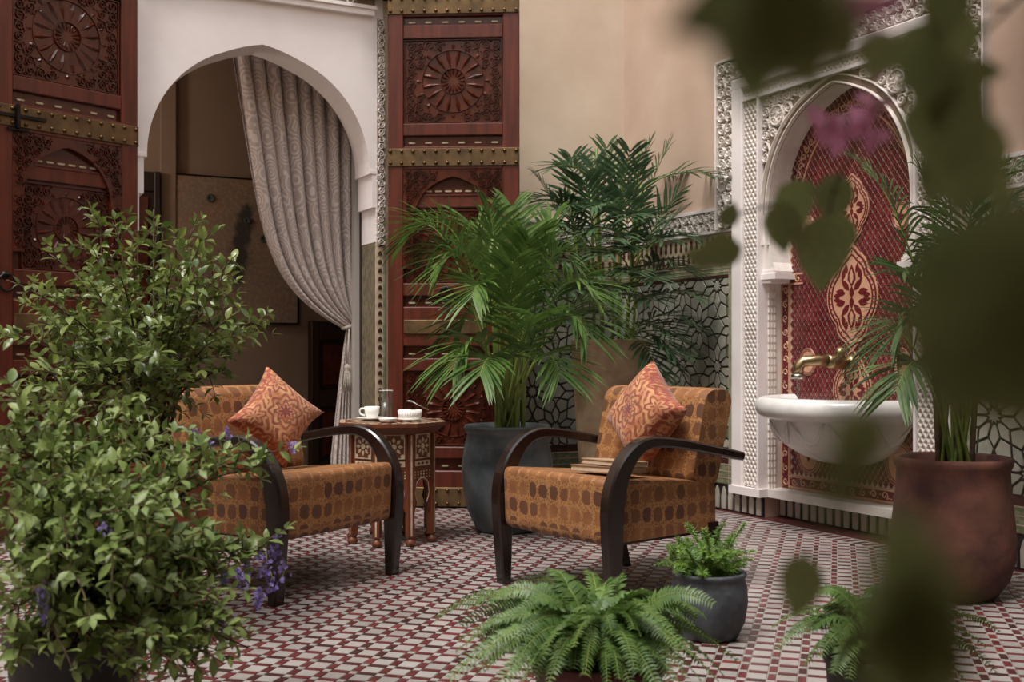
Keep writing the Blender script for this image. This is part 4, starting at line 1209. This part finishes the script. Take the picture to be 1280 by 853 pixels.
# ------------------------------------------------------------ marble basin and tap
bs = thing('wall_basin', 'white marble half-round basin with a carved bowl, fixed in the niche', 'basin', MB_RIGHT @ Matrix.Translation((NC, ND-.012, 0)))
def half(prof, name, mt, parent, flute=0, n=48):
    mb = MB(); vs = []; k = n+1
    for (r, z) in prof:
        for i in range(k):
            a_ = math.pi+math.pi*i/n
            rr = r
            if flute and z < .60:
                w_ = max(0, min(1, (r-.10)/.2))*max(0, min(1, (.60-z)/.05)); ph = (a_-math.pi)/math.pi*6
                rr = r-flute*w_*(1-abs(math.sin(ph*math.pi)))
            vs.append((rr*math.cos(a_), rr*math.sin(a_), z))
    fs = [(j*k+i, j*k+i+1, (j+1)*k+i+1, (j+1)*k+i) for j in range(len(prof)-1) for i in range(n)]
    mb.add(vs, fs, 0, True); return mb.build(name, mt, parent)
half([(.0,.352),(.10,.356),(.19,.372),(.27,.402),(.34,.445),(.39,.495),(.42,.55),(.43,.59),(.45,.598)], 'bowl', m_marble, bs, .03, 100)
half([(.43,.594),(.465,.598),(.487,.612),(.50,.638),(.50,.668),(.49,.690),(.472,.704),(.445,.708),(.425,.695),(.412,.68),(.39,.60),(.30,.52),(.15,.46),(0,.45)], 'rim', m_marble, bs)
mb = MB()                                            # carved drapes on the bowl
for q in range(6):
    a_ = math.pi+math.pi*(q+.5)/6
    pts = []
    for i in range(13):
        u = i/12; aa = a_+(u-.5)*math.pi/6*.92; z = .585-.11*math.sin(math.pi*u); 
        r = .30+ (z-.475)/.11*.095 + .02 if z > .42 else .3
        r = np.interp(z, [.445,.495,.55,.59], [.34,.39,.42,.43])-.002
        pts.append((r*math.cos(aa), r*math.sin(aa), z))
    mb.tube(pts, [.003+.010*math.sin(math.pi*i/12) for i in range(13)], 8)
mb.build('carved_swag', m_marble, bs)
tp = thing('tap', 'old brass wall tap running above the marble basin', 'tap', MB_RIGHT @ Matrix.Translation((NC, ND-.012, .885)) @ Matrix.Scale(1.35, 4))
k = MB(); k.lathe([(.0,.03),(.028,.03),(.034,.02),(.036,.0)], 20); k.build('wall_flange', m_tap, tp, Matrix.Rotation(R(90), 4, 'X'))
k = MB(); k.tube([(0,-.02,0),(0,-.10,.005),(0,-.13,.012)], [.027,.027,.025], 14); k.lathe([(.0,.0),(.02,.0),(.022,.03),(.014,.045),(0,.05)], 14, c=(0,-.06,.015)); k.build('body', m_tap, tp)
k = MB(); k.tube([(0,-.12,.008),(-.02,-.17,.012),(-.045,-.205,.008),(-.055,-.22,-.012),(-.056,-.222,-.04)], [.024,.021,.021,.022,.021], 14); k.build('spout', m_tap, tp)
k = MB(); k.lathe([(.014,-.016),(.026,-.016),(.027,0),(.02,.004)], 16, c=(-.056,-.222,-.044)); k.build('nozzle', m_steel, tp)
k = MB(); k.tube([(-.056,-.222,-.056),(-.056,-.222,-.12),(-.056,-.222,-.31)], [.006,.005,.0045], 10); k.build('water_stream', m_water, tp)
# ------------------------------------------------------------ plants
def pot(parent, prof, mt, soil_z, soil_r, n=40):
    k = MB(); k.lathe(prof, n); o = k.build('pot', mt, parent)
    k = MB(); k.lathe([(0,soil_z+.012),(soil_r*.5,soil_z+.008),(soil_r,soil_z)], n); k.build('soil', m_soil, parent)
    return o
def frond(parent, p0, p1, p2, leaf_from, nl, ll, lw, mat_leaf, r0=.008, droop=.35, spread=.9, seed=0, name='frond', segs=4, vee=.3):
    rg = random.Random(seed); mb = MB()
    N = 16; path = bez(p0, p1, p2, N)
    mb.tube(path, [lerp(r0, r0*.18, i/N) for i in range(N+1)], 5, 0, cap=False)
    a, b, c = Vector(p0), Vector(p1), Vector(p2)
    for i in range(nl):
        s = (i+.5)/nl; t = leaf_from+(1-leaf_from)*s
        P = a*(1-t)**2+b*(2*t*(1-t))+c*t*t
        tg = ((b-a)*(2*(1-t))+(c-b)*(2*t)).normalized()
        side = tg.cross(Vector((0,0,1)))
        side = side.normalized() if side.length > .08 else Vector((1,0,0)).cross(tg).normalized()
        up = side.cross(tg).normalized()
        L = ll*(.45+.75*math.sin(math.pi*min(1, .18+.72*s)))*rg.uniform(.85,1.1)
        fwd = lerp(.45, 1.25, s)
        for sg in (1, -1):
            d = (side*sg*spread+tg*fwd+up*vee+Vector((rg.uniform(-.12,.12),rg.uniform(-.12,.12),rg.uniform(-.1,.1)))).normalized()
            nrm = d.cross(side*sg).normalized() if abs(d.dot(side)) < .98 else up
            wv = d.cross(up); wv = wv.normalized() if wv.length > .05 else side
            vs = []; dr = droop*rg.uniform(.6,1.4)
            for j in range(segs+1):
                u = j/segs; q = P+d*(L*u)+Vector((0,0,-1))*(dr*L*u*u)
                wj = lw*(.35+1.9*u*(1-u)*1.6)*(1 if u < 1 else .05)*.5
                vs += [q-wv*wj, q+up*(-.25*wj), q+wv*wj]
            fs = []
            for j in range(segs):
                for k in range(2): fs.append((j*3+k, j*3+k+1, j*3+k+4, j*3+k+3))
            mb.add(vs, fs, 1, True)
    # leaves stop short of the walls
    Mw = parent.matrix_local
    for Wl in (MB_RIGHT.inverted() @ Mw, MB_BACK.inverted() @ Mw):
        Wi = Wl.inverted()
        for i, v in enumerate(mb.v):
            q = Wl @ Vector(v)
            if q.y > -.07: q.y = -.07; mb.v[i] = tuple(Wi @ q)
    return mb.build(name, [m_cane, mat_leaf], parent)
def loc(M, p): return M.inverted() @ Vector(p)

# --- areca palm in the grey pot
M = T(-.025, 5.93, 0); t = thing('potted_palm', 'bright green feathery palm in a dark grey glazed pot beside the carved door', 'potted plant', M)
pot(t, [(0,0),(.15,0),(.165,.012),(.215,.12),(.24,.25),(.24,.36),(.225,.46),(.212,.51),(.222,.525),(.232,.545),(.222,.56),(.20,.553),(.196,.50),(.19,.46)], m_greypot, .49, .195)
tips = [((505,303),(560,205),6.05),((520,292),(590,215),5.8),((548,340),(590,250),5.7),((575,300),(615,220),6.2),((612,262),(625,330),6.0),((640,258),(640,330),6.15),((662,300),(650,330),5.6),((590,372),(610,300),5.5),((715,330),(680,260),5.7),
        ((745,372),(690,290),5.5),((690,275),(668,320),6.1),((735,420),(700,330),5.45),((566,462),(600,360),5.6),((570,415),(605,330),6.2),((600,470),(620,400),5.4),((700,470),(680,390),5.4),((640,330),(640,380),5.45),((668,395),(655,400),5.3),((765,400),(710,320),5.8),((540,320),(600,230),6.3)]
for i, (tp_, cp, Y) in enumerate(tips):
    tip = loc(M, at(tp_[0], tp_[1], Y)); ctl = loc(M, at(cp[0], cp[1], lerp(5.93, Y, .55)))
    b0 = Vector((rnd(-.07,.07), rnd(-.07,.07), .49))
    frond(t, b0, ctl, tip, .46, 23, .26, .0155, m_areca, .008, .28, .75, i)
for i in range(9):
    a_ = i*2.4; r = .03+.012*i
    p = Vector((r*math.cos(a_)*.7, r*math.sin(a_)*.7, .48)); mb = MB()
    mb.tube(bez(p, p+Vector((0,0,.25)), p*1.6+Vector((rnd(-.04,.04),rnd(-.04,.04),.62+rnd(-.1,.15))), 8), [.013,.013,.012,.012,.011,.011,.010,.009,.007], 7); mb.build('cane', m_cane, t)

# --- bamboo palm in the tall ochre pot
M = T(.612, 6.95, 0); t = thing('potted_palm', 'tall dark green bamboo palm in a high ochre plaster pot in the corner', 'potted plant', M)
pot(t, [(0,0),(.165,0),(.175,.01),(.205,.35),(.235,.80),(.243,.98),(.246,1.015),(.236,1.02),(.225,1.015),(.21,.95)], m_beigepot, .965, .212)
canes = []
r5 = random.Random(77)
for i in range(11):
    a_ = i*2.4; r = .05+.013*i; p = Vector((r*math.cos(a_), r*math.sin(a_), .96)); h = r5.uniform(.3, .6)
    q = p*1.7+Vector((r5.uniform(-.05,.05), r5.uniform(-.05,.05), h)); canes.append((p, q)); mb = MB()
    mb.tube(bez(p, p+Vector((0,0,h*.5)), q, 8), .009, 6); mb.build('cane', m_cane, t)
tips = [((893,222),6.7),((862,228),7.2),((835,183),6.9),((812,178),7.1),((788,188),6.6),((758,183),7.2),((742,205),6.7),((715,196),7.0),((690,210),6.6),((672,222),7.1),((655,252),6.8),((648,290),6.6),((668,318),6.4),((690,285),6.5),((700,330),6.4),((640,335),6.9),
        ((870,300),6.5),((850,265),6.8),((845,330),6.5),((872,372),6.5),((858,400),6.6),((880,415),6.7),((842,440),6.5),((825,470),6.5),((850,462),6.8),((700,400),6.4),((770,300),6.3),((790,340),6.3),((760,365),6.3),((735,290),6.4),((810,270),6.4),((780,245),6.6),((730,350),6.35),((820,350),6.3),((700,250),6.8),((835,415),6.5),((755,240),7.3),((720,300),7.4),((800,300),7.3),((700,262),6.5),((730,225),6.6),((770,215),6.8),((800,210),6.7),((845,245),6.6),((680,345),6.5),((750,320),6.3),((780,310),6.35),((830,300),6.4),((860,340),6.6),((640,312),6.7),((675,255),6.7),((710,365),6.35),((815,375),6.4),((865,435),6.7),((790,270),6.35),((740,260),6.4)]
for i, ((px, py), Y) in enumerate(tips):
    tip = loc(M, at(px, py, Y))
    best = min(canes, key=lambda c: (c[1]-tip).length)
    s = max(.08, min(1.0, (tip.z-.08-best[0].z)/max(.05, best[1].z-best[0].z))); b0 = best[0].lerp(best[1], s)
    if (b0-tip).length < .30: b0 = best[0].lerp(best[1], s*.55)
    ctl = b0.lerp(tip, .5)+Vector((0,0,.05+.2*(b0-tip).length*(1 if tip.z < b0.z+.2 else .4)))
    frond(t, b0, ctl, tip, .36, 11, .205, .018, m_bamboo, .005, .2, .85, 100+i, vee=.2)

# --- palm in the big terracotta pot, right
M = T(1.715, 4.36, 0); t = thing('potted_palm', 'slender palm in a large weathered terracotta pot right of the basin', 'potted plant', M)
pot(t, [(0,0),(.14,0),(.165,.012),(.205,.07),(.228,.15),(.232,.22),(.222,.32),(.212,.42),(.208,.49),(.216,.505),(.222,.525),(.214,.54),(.195,.535),(.19,.48)], m_terra, .485, .19)
tips = [((1290,215),(1215,190),4.3),((1300,300),(1225,200),4.2),((1075,452),(1135,330),4.5),((1120,420),(1155,330),4.2),((1075,205),(1150,260),4.6),((1150,215),(1180,260),4.4),((1185,200),(1190,280),4.3),((1225,225),(1205,260),4.1),((1255,255),(1215,240),4.7),
        ((1310,400),(1240,290),4.3),((1280,470),(1235,350),4.1),((1120,490),(1155,380),4.0),((1130,340),(1165,330),4.1),((1250,380),(1220,320),4.0),((1205,300),(1200,330),3.9)]
for i, (tp_, cp, Y) in enumerate(tips):
    tip = loc(M, at(tp_[0], tp_[1], Y)); ctl = loc(M, at(cp[0], cp[1], lerp(4.36, Y, .5)))
    b0 = Vector((rnd(-.06,.06), rnd(-.06,.06), .48))
    frond(t, b0, ctl, tip, .42, 26, .22, .013, m_ppalm, .008, .35, .7, 200+i)
for i in range(7):
    a_ = i*2.4; p = Vector(((.02+.01*i)*math.cos(a_), (.02+.01*i)*math.sin(a_), .48)); mb = MB()
    mb.tube(bez(p, p+Vector((0,0,.2)), p*1.8+Vector((0,0,.42)), 6), .011, 6); mb.build('cane', m_bark, t)

# --- ferns
def fern_frond(parent, p0, p1, p2, nl, ll, mat, seed, name='frond'):
    rg = random.Random(seed); mb = MB(); N = 12
    mb.tube(bez(p0, p1, p2, N), [lerp(.0028,.0008,i/N) for i in range(N+1)], 4, 0, cap=False)
    a, b, c = Vector(p0), Vector(p1), Vector(p2)
    roll = rg.uniform(-.9,.9)
    for i in range(nl):
        t_ = .10+.90*(i+.5)/nl
        P = a*(1-t_)**2+b*(2*t_*(1-t_))+c*t_*t_; tg = ((b-a)*(2*(1-t_))+(c-b)*(2*t_)).normalized()
        side = tg.cross(Vector((0,0,1))); side = side.normalized() if side.length > .1 else Vector((1,0,0))
        side = Matrix.Rotation(roll, 3, tg) @ side; up = side.cross(tg).normalized(); L = ll*(1.05-.62*max(0, t_-.45)/.55)*min(1, .45+t_*2)*rg.uniform(.85,1.1)
        for sg in (1, -1):
            d = (side*sg+tg*.35+up*rg.uniform(-.15,.25)).normalized(); wv = tg*(L*.125)
            q = P+d*L-Vector((0,0,L*.18)); m_ = P+d*(L*.45)+up*(L*.05)
            mb.add([P-wv*.6, P+wv*.6, m_+wv, q, m_-wv], [(0,1,2,4),(4,2,3)], 1, True)
    return mb.build(name, [m_cane, mat], parent)
def fern(name, label, M, prof, mt, rim_z, rim_r, targets, n, length, ll, seed):
    rg = random.Random(seed); t = thing(name, label, 'potted plant', M)
    pot(t, prof, mt, rim_z-.02, rim_r)
    tl = [loc(M, at(*q)) for q in targets]
    for i in range(n):
        b0 = Vector((rg.uniform(-.04,.04), rg.uniform(-.04,.04), rim_z-.01))
        if i < len(tl): tip = tl[i]
        else:
            a_ = rg.uniform(0, 2*math.pi); l = length*rg.uniform(.5, 1.0); e = rg.uniform(-.15, .75)
            tip = b0+Vector((l*math.cos(a_)*math.cos(e), l*math.sin(a_)*math.cos(e), l*math.sin(e)*.8))
        d = tip-b0; ctl = b0+d*.45+Vector((0,0,.10+.22*d.length*(1 if d.z < .25 else .3)))
        fern_frond(t, b0, ctl, tip, 34 if i >= len(tl) else 42, ll*(1 if i >= len(tl) else 1.3), m_fern, seed*100+i)
    return t
prof = [(0,0),(.10,0),(.11,.01),(.14,.14),(.15,.20),(.157,.205),(.157,.235),(.148,.24),(.138,.235),(.135,.2)]
fern('potted_fern', 'spreading sword fern in a maroon pot at the front edge, before the armchair', T((748-640)/FPX*2.62, 2.62, 0), prof, m_maroonpot, .235, .135,
     [(684,716,2.75),(690,735,2.7),(575,782,2.75),(600,800,2.6),(545,772,2.9),(560,850,2.5),(610,830,2.5),(640,790,2.6),(660,770,2.7),(640,765,2.8),(720,770,2.6),(745,757,2.75),(790,762,2.7),(760,800,2.5),(730,830,2.45),(690,840,2.45),(820,790,2.6),(850,800,2.6),(880,770,2.7),(875,830,2.6),(905,845,2.6),(700,800,2.5),(655,845,2.4),(800,840,2.4),(840,850,2.4),(570,815,2.6),(620,860,2.45),(715,742,2.9),(760,772,2.95),(830,770,2.95),(640,740,3.0),(870,790,2.9)], 150, .33, .036, 3)
prof2 = [(0,0),(.09,0),(.10,.01),(.125,.12),(.13,.18),(.136,.185),(.136,.21),(.128,.213),(.118,.2)]
fern('potted_fern', 'small sword fern half hidden by blurred dark leaves at the lower right', T((1100-640)/FPX*2.75, 2.75, 0), prof2, m_darkpot, .20, .118,
     [(1022,742,2.75),(1012,790,2.7),(1005,832,2.65),(1035,765,2.8),(1040,800,2.7),(1080,745,2.8),(1045,840,2.6),(1120,770,2.8),(1150,800,2.7),(1060,760,2.9)], 64, .26, .034, 4)
# --- foxtail fern in the small black pot
M = T(.655, 3.72, 0); t = thing('potted_foxtail_fern', 'bright foxtail fern in a small rounded charcoal pot beside the armchair', 'potted plant', M)
pot(t, [(0,0),(.085,0),(.095,.008),(.118,.06),(.127,.12),(.124,.17),(.116,.20),(.122,.207),(.123,.217),(.114,.221),(.106,.21),(.104,.19)], m_blackpot, .19, .105)
rg = random.Random(5)
tg_ = [(858,655),(835,700),(820,706),(943,690),(932,655),(905,655),(880,662),(850,690),(868,690),(895,680),(915,670),(925,690),(840,685),(885,700),(860,705),(905,700),(940,700),(845,672)]
for i in range(56):
    b0 = Vector((rg.uniform(-.055,.055), rg.uniform(-.055,.055), .19))
    if i < len(tg_): tip = loc(M, at(tg_[i][0], tg_[i][1], 3.72+rg.uniform(-.13,.1)))
    else:
        a_ = rg.uniform(0, 2*math.pi); tip = b0+Vector((rg.uniform(.05,.13)*math.cos(a_), .11*math.sin(a_), rg.uniform(.04,.13)))
    path = bez(b0, b0.lerp(tip,.5)+Vector((0,0,.04)), tip, 22); mb = MB(); mb.tube(path, .0016, 4, 0)
    for q in range(2, 23):
        P = path[q]; l = .032*(1-.55*max(0,(q-14)/8))*min(1, q/5)
        for k in range(11):
            d = Vector((rg.gauss(0,1), rg.gauss(0,1), rg.gauss(.35,.9))).normalized(); e = d.orthogonal().normalized()*.0015
            mb.add([P-e, P+e, P+d*l], [(0,1,2)], 1)
    mb.build('plume', [m_cane, m_foxtail], t)

# --- leafy shrubs
LV = [(0,0,0),(-.20,.28,.06),(.20,.28,.06),(0,.30,0),(-.25,.52,.07),(.25,.52,.07),(0,.56,-.01),(-.14,.80,.01),(.14,.80,.01),(0,.82,-.05),(0,1,-.12)]
LF = [(0,3,1),(0,2,3),(1,3,6,4),(3,2,5,6),(4,6,9,7),(6,5,8,9),(7,9,10),(9,8,10)]
def leaf_mesh(mt): 
    b = MB(); b.add(LV, LF, 0, True); return b.mesh('leaf', mt)
LVn = np.array(LV)
def lmat(P, d, up, s, roll=0):
    d = d.normalized(); sd = d.cross(up)
    sd = sd.normalized() if sd.length > .05 else d.orthogonal().normalized()
    n = sd.cross(d).normalized()
    if roll: q = Matrix.Rotation(roll, 3, d); sd = q @ sd; n = q @ n
    return Matrix(((sd.x*s, d.x*s, n.x*s, P.x), (sd.y*s, d.y*s, n.y*s, P.y), (sd.z*s, d.z*s, n.z*s, P.z), (0,0,0,1)))
def shrub(name, label, M, prof, mt, soil_z, soil_r, tips, leaf_mt, stem_mt, ls, shoots, per, seed, base_spread=.05, bare=.3, flowers=()):
    rg = random.Random(seed); t = thing(name, label, 'potted plant', M); pot(t, prof, mt, soil_z, soil_r)
    leaves = []; stems = []
    Mi = M.inverted()
    for (px, py, Y) in tips:
        tip = Mi @ at(px, py, Y); b0 = Vector((rg.uniform(-1,1)*base_spread, rg.uniform(-1,1)*base_spread, soil_z))
        d = tip-b0; ctl = b0+Vector((d.x*.25, d.y*.25, max(d.z*.62, .0)+.16*math.hypot(d.x, d.y)+.05))
        path = bez(b0, ctl, tip, 18); mb = MB(); L = d.length
        mb.tube(path, [lerp(.0075, .0018, i/18) for i in range(19)], 6)
        def leafpair(P, tg, s):
            ax = tg.orthogonal().normalized(); ax = Matrix.Rotation(rg.uniform(0, 6.28), 3, tg) @ ax
            for sg in (1, -1):
                dd = (ax*sg+tg*.6+Vector((0,0,rg.uniform(-.25,.4)))).normalized()
                up = (Vector((0,0,1))+Vector((rg.uniform(-.6,.6), rg.uniform(-.6,.6), 0))).normalized()
                leaves.append(lmat(P, dd, up, s*rg.uniform(.65,1.2), rg.uniform(-.5,.5)))
        for q in range(shoots):
            u = lerp(bare, .97, (q+rg.random())/shoots); i = int(u*18); P = path[i]; tg = (path[min(18,i+1)]-path[i-1]).normalized()
            az = Vector((rg.gauss(0,1), rg.gauss(0,1), rg.gauss(.25,.7))).normalized()
            sd = (az+tg*.5).normalized(); sl = rg.uniform(.05,.15)*(1 if L > .5 else .8)
            sp2 = bez(P, P+sd*sl*.5+Vector((0,0,.01)), P+sd*sl+Vector((0,0,-.01)), 6)
            mb.tube(sp2, [.0022,.002,.0018,.0016,.0014,.0012,.001], 4, cap=False)
            for k in range(per):
                v = (k+1)/per; j = min(5, int(v*6)); leafpair(sp2[j].lerp(sp2[j+1], v*6-j) if v < 1 else sp2[6], sd, ls*(1.1-.35*v))
            leaves.append(lmat(sp2[6], sd, Vector((0,0,1)), ls*.8))
        for q in range(9):
            u = lerp(max(.5, bare), 1, q/8); i = min(17, int(u*18)); leafpair(path[i], (path[i+1]-path[i]).normalized(), ls)
        mb.build('branch', stem_mt, t)
    camL = Mi @ Vector((0, 0, EYE))
    leaves.sort(key=lambda m: (m.translation-camL).length)
    me = leaf_mesh(leaf_mt)
    for m_ in leaves[:300]: put('leaf', me, t, m_)
    rest = leaves[300:]
    if rest:
        A = np.array([np.array(m_) for m_ in rest]); H = np.c_[LVn, np.ones(len(LVn))]
        V = np.einsum('nij,kj->nki', A, H)[:, :, :3].reshape(-1, 3); nV = len(LVn)
        b = MB(); b.v = [tuple(p) for p in V]; b.f = [[i*nV+k for k in f] for i in range(len(rest)) for f in LF]; b.m = [0]*len(b.f); b.sm = [True]*len(b.f)
        tag(b.build('foliage', leaf_mt, t), kind='stuff')
    for (px, py, Y, n, hgt) in flowers:                 # hanging racemes of small violet flowers
        P0 = Mi @ at(px, py, Y); b = MB()
        axis = [P0+Vector((.004*math.sin(i), 0, -hgt*i/6)) for i in range(7)]; b.tube(axis, .0012, 4, 0)
        for k in range(n):
            P = P0+Vector((0,0,-hgt*(k+.5)/n))+Vector((rg.gauss(0,.007), rg.gauss(0,.007), 0)); out = Vector((rg.gauss(0,1), rg.gauss(0,1), rg.gauss(.1,.6))).normalized()
            u_ = out.orthogonal().normalized(); v_ = out.cross(u_); r = rg.uniform(.0045, .007)
            c_ = P+out*.004
            for q in range(5):
                a0 = q*2*math.pi/5; a1 = a0+.5; a2 = a0-.5
                b.add([c_, c_+(u_*math.cos(a2)+v_*math.sin(a2))*r*.8+out*.002, c_+(u_*math.cos(a0)+v_*math.sin(a0))*r*1.25+out*.001, c_+(u_*math.cos(a1)+v_*math.sin(a1))*r*.8+out*.002], [(0,1,2,3)], 1)
        b.build('flower_raceme', [m_cane, m_violet], t)
    return t
M = T((190-640)/FPX*3.86, 3.86, 0)
shrub('potted_shrub', 'tall glossy-leaved shrub in a terracotta pot in front of the carved door leaf', M,
      [(0,0),(.13,0),(.14,.01),(.185,.34),(.195,.50),(.215,.505),(.222,.56),(.212,.585),(.19,.58),(.18,.5)], m_terra2, .54, .18,
      [(8,350,3.7),(20,375,3.9),(45,400,3.6),(62,318,4.0),(95,300,4.1),(115,262,3.9),(140,275,4.0),(165,300,3.7),(192,262,4.0),(245,272,3.9),(262,292,3.7),(215,330,3.6),(296,318,4.0),(285,345,3.9),(240,350,3.5),(275,375,4.0),(322,400,3.9),(336,402,4.0),(300,390,3.7),(270,425,3.6),(286,462,3.9),(225,470,3.5),(240,410,4.1),(150,345,3.5),(110,350,3.6),(80,390,3.5),(130,400,3.4),(180,390,3.4),(60,440,3.5),(25,460,3.6),(100,460,3.4),(160,450,3.3),(200,440,3.3),(0,420,3.7),(130,500,3.4),(185,510,3.5),(5,500,3.6),(60,500,3.5)],
      m_gloss, m_bark, .050, 9, 3, 11, .05, .42)
M = T((92-640)/FPX*2.62, 2.62, 0)
shrub('potted_shrub', 'light green trailing shrub with violet flowers in a black pot, nearest the lower left corner', M,
      [(0,0),(.10,0),(.11,.01),(.135,.15),(.145,.26),(.155,.27),(.155,.30),(.145,.305),(.13,.27)], m_darkpot, .28, .135,
      [(5,470,2.6),(12,520,2.5),(30,560,2.4),(60,520,2.7),(40,600,2.3),(90,560,2.5),(130,540,2.7),(110,600,2.35),(165,560,2.6),(200,540,2.8),(230,530,2.9),(250,570,2.8),(290,560,2.9),(330,572,2.9),(342,580,2.9),(225,610,2.5),(180,610,2.4),(150,640,2.3),(200,650,2.4),(240,670,2.6),(280,690,2.7),(320,700,2.8),(340,690,2.85),(300,715,2.7),(250,700,2.5),(190,700,2.35),(130,690,2.3),(80,650,2.25),(20,650,2.3),(10,710,2.3),(60,700,2.2),(100,730,2.2),(160,740,2.3),(210,740,2.4),(270,750,2.5),(290,770,2.6),(240,800,2.4),(190,800,2.3),(150,800,2.3),(230,840,2.3),(280,830,2.45),(175,850,2.3),(5,770,2.3),(20,830,2.3),(310,810,2.6),(260,740,2.7),(335,560,2.95),(345,685,2.9),(315,690,2.85),(285,668,2.75),(225,575,2.7),(210,820,2.35),(260,845,2.4),(300,790,2.55),(240,770,2.5),(60,790,2.25),(110,790,2.25),(40,740,2.2),(150,690,2.25),(10,590,2.4),(0,540,2.5),(70,470,2.75),(150,500,2.75)],
      m_duranta, m_bark, .043, 10, 3, 12, .06, .38,
      [(332,690,2.8,26,.06),(322,735,2.75,30,.05),(300,712,2.7,22,.05),(280,718,2.7,14,.04),(345,668,2.85,20,.06),(338,715,2.8,22,.05),(52,730,2.25,30,.075),(245,535,2.85,14,.04),(262,548,2.85,12,.03),(366,552,2.9,8,.03),(278,770,2.6,12,.04),(310,700,2.8,18,.05),(128,655,2.3,8,.025),(355,700,2.85,14,.06),(285,535,2.9,9,.03)])

# --- flowering vine close to the viewer, right
vine = thing('flowering_vine', 'out-of-focus vine with broad dark leaves and pink flowers hanging close at the right', 'vine', T(0,0,0))
BL = [(0,0,0),(-.26,.14,.03),(.26,.14,.03),(0,.22,0),(-.36,.38,.05),(.36,.38,.05),(0,.42,-.01),(-.27,.66,.03),(.27,.66,.03),(0,.68,-.03),(0,1,-.10)]
b = MB(); b.add(BL, LF, 0, True); VLEAF = b.mesh('leaf', m_bougl)
rg = random.Random(21)
def vleaf(px, py, D, s, ang, tilt=0.3, yaw=0.0):
    # leaf blade whose middle sits at this bearing, D metres away, pointing at ang (0 = right, 90 = up)
    c = at(px, py, D); d = Vector((math.cos(ang), math.sin(yaw)*.5, math.sin(ang))).normalized(); nrm = Vector((math.sin(tilt)*.6, -1, .35)).normalized()
    P = c-d*(s*.5)
    m_ = lmat(P, d, -d.cross(nrm.cross(d)) if False else nrm, s)
    put('leaf', VLEAF, vine, m_); return P
vl = [ # blurred leaf clusters: bearing, distance, size, direction
 (905,15,.20,.023,200),(955,30,.19,.025,250),(940,80,.20,.021,270),(995,55,.19,.023,300),(1000,0,.19,.025,280),(1045,45,.21,.018,300),
 (990,262,.80,.044,255),(978,285,.78,.038,270),(1042,250,.88,.043,262),(1028,318,.78,.056,272),(1046,300,.84,.043,265),(896,316,.8,.038,190),(912,268,.85,.024,80),(872,322,.82,.022,160),(905,300,.85,.018,100),(1010,238,.9,.020,300),
 (1145,70,.40,.027,260),(1190,55,.42,.028,250),(1165,110,.38,.030,280),(1215,125,.42,.025,300),(1195,165,.38,.032,280),(1155,165,.40,.027,265),(1235,185,.42,.029,300),(1205,220,.40,.030,250),(1170,225,.42,.025,255),(1180,10,.4,.027,240),(1225,90,.45,.021,10),(1100,70,.44,.022,240),(1250,240,.44,.018,280),
 (1190,345,.20,.025,215),(1250,330,.19,.029,195),(1245,400,.18,.030,200),(1180,410,.19,.024,225),(1280,470,.18,.029,195),(1215,470,.19,.023,210),
 (1068,560,.17,.016,238),(1050,610,.17,.011,235),
 (1125,700,.19,.018,255),(1105,770,.18,.020,250),(1150,760,.18,.022,275),(1180,800,.18,.019,290),(1120,835,.18,.021,260),(1165,845,.18,.021,280),
 (1000,735,.55,.034,265),
]
for (px, py, D, s, a_) in vl: vleaf(px, py, D, s, R(a_+rg.uniform(-12,12)), rg.uniform(-.6,.6), rg.uniform(-.5,.5))
def stem(pts, r):
    P = [at(*p) for p in pts]; out = []
    for i in range(len(P)-1):
        for k in range(6): out.append(P[i].lerp(P[i+1], k/6))
    out.append(P[-1]); mb = MB(); mb.tube(out, [lerp(r, r*.5, i/len(out)) for i in range(len(out))], 6); mb.build('stem', m_bark, vine)
stem([(1330,-60,.65),(1262,10,.6),(1205,60,.44),(1165,140,.4),(1150,230,.42)], .0016)
stem([(1262,10,.6),(1150,0,.4),(1040,20,.22),(960,60,.2),(920,100,.2)], .001)
stem([(1205,60,.44),(1120,110,.6),(1085,150,.82),(1045,230,.88),(1020,330,.85)], .0018)
stem([(1045,230,.88),(985,250,.9),(915,270,.95),(885,315,.92)], .0014)
stem([(1345,120,.5),(1330,250,.3),(1270,350,.19),(1190,440,.19)], .0012)
stem([(1270,350,.19),(1150,470,.18),(1075,540,.17),(1045,630,.17)], .0007)
stem([(1330,560,.25),(1230,660,.19),(1150,740,.18),(1120,840,.18)], .001)
stem([(1150,740,.18),(1080,690,.35),(1001,690,.55)], .0007)
def blossom(px, py, D, s, seed):
    # three papery bracts round a small tube flower
    rr = random.Random(seed); c = at(px, py, D); b = MB()
    for k in range(3):
        a_ = k*2*math.pi/3+rr.uniform(0,.6); d = Vector((math.cos(a_), rr.uniform(-.7,-.1), math.sin(a_))).normalized()
        m_ = lmat(c, d, Vector((0,-1,.3)), s*1.15, rr.uniform(-.5,.5))
        b.add([m_ @ Vector(p) for p in BL], LF, 1, True)
    b.tube([c, c+Vector((0,-s*.5,.1*s))], s*.07, 6, 0); b.build('blossom', [m_bone, m_pink], vine)
for i, q in enumerate([(1030,158,.80,.017),(1052,168,.80,.016),(1076,152,.78,.013),(1092,130,.77,.013),(1090,172,.78,.012),(1094,85,.75,.012),(1050,15,.22,.010),(1068,20,.22,.010)]): blossom(*q, 300+i)
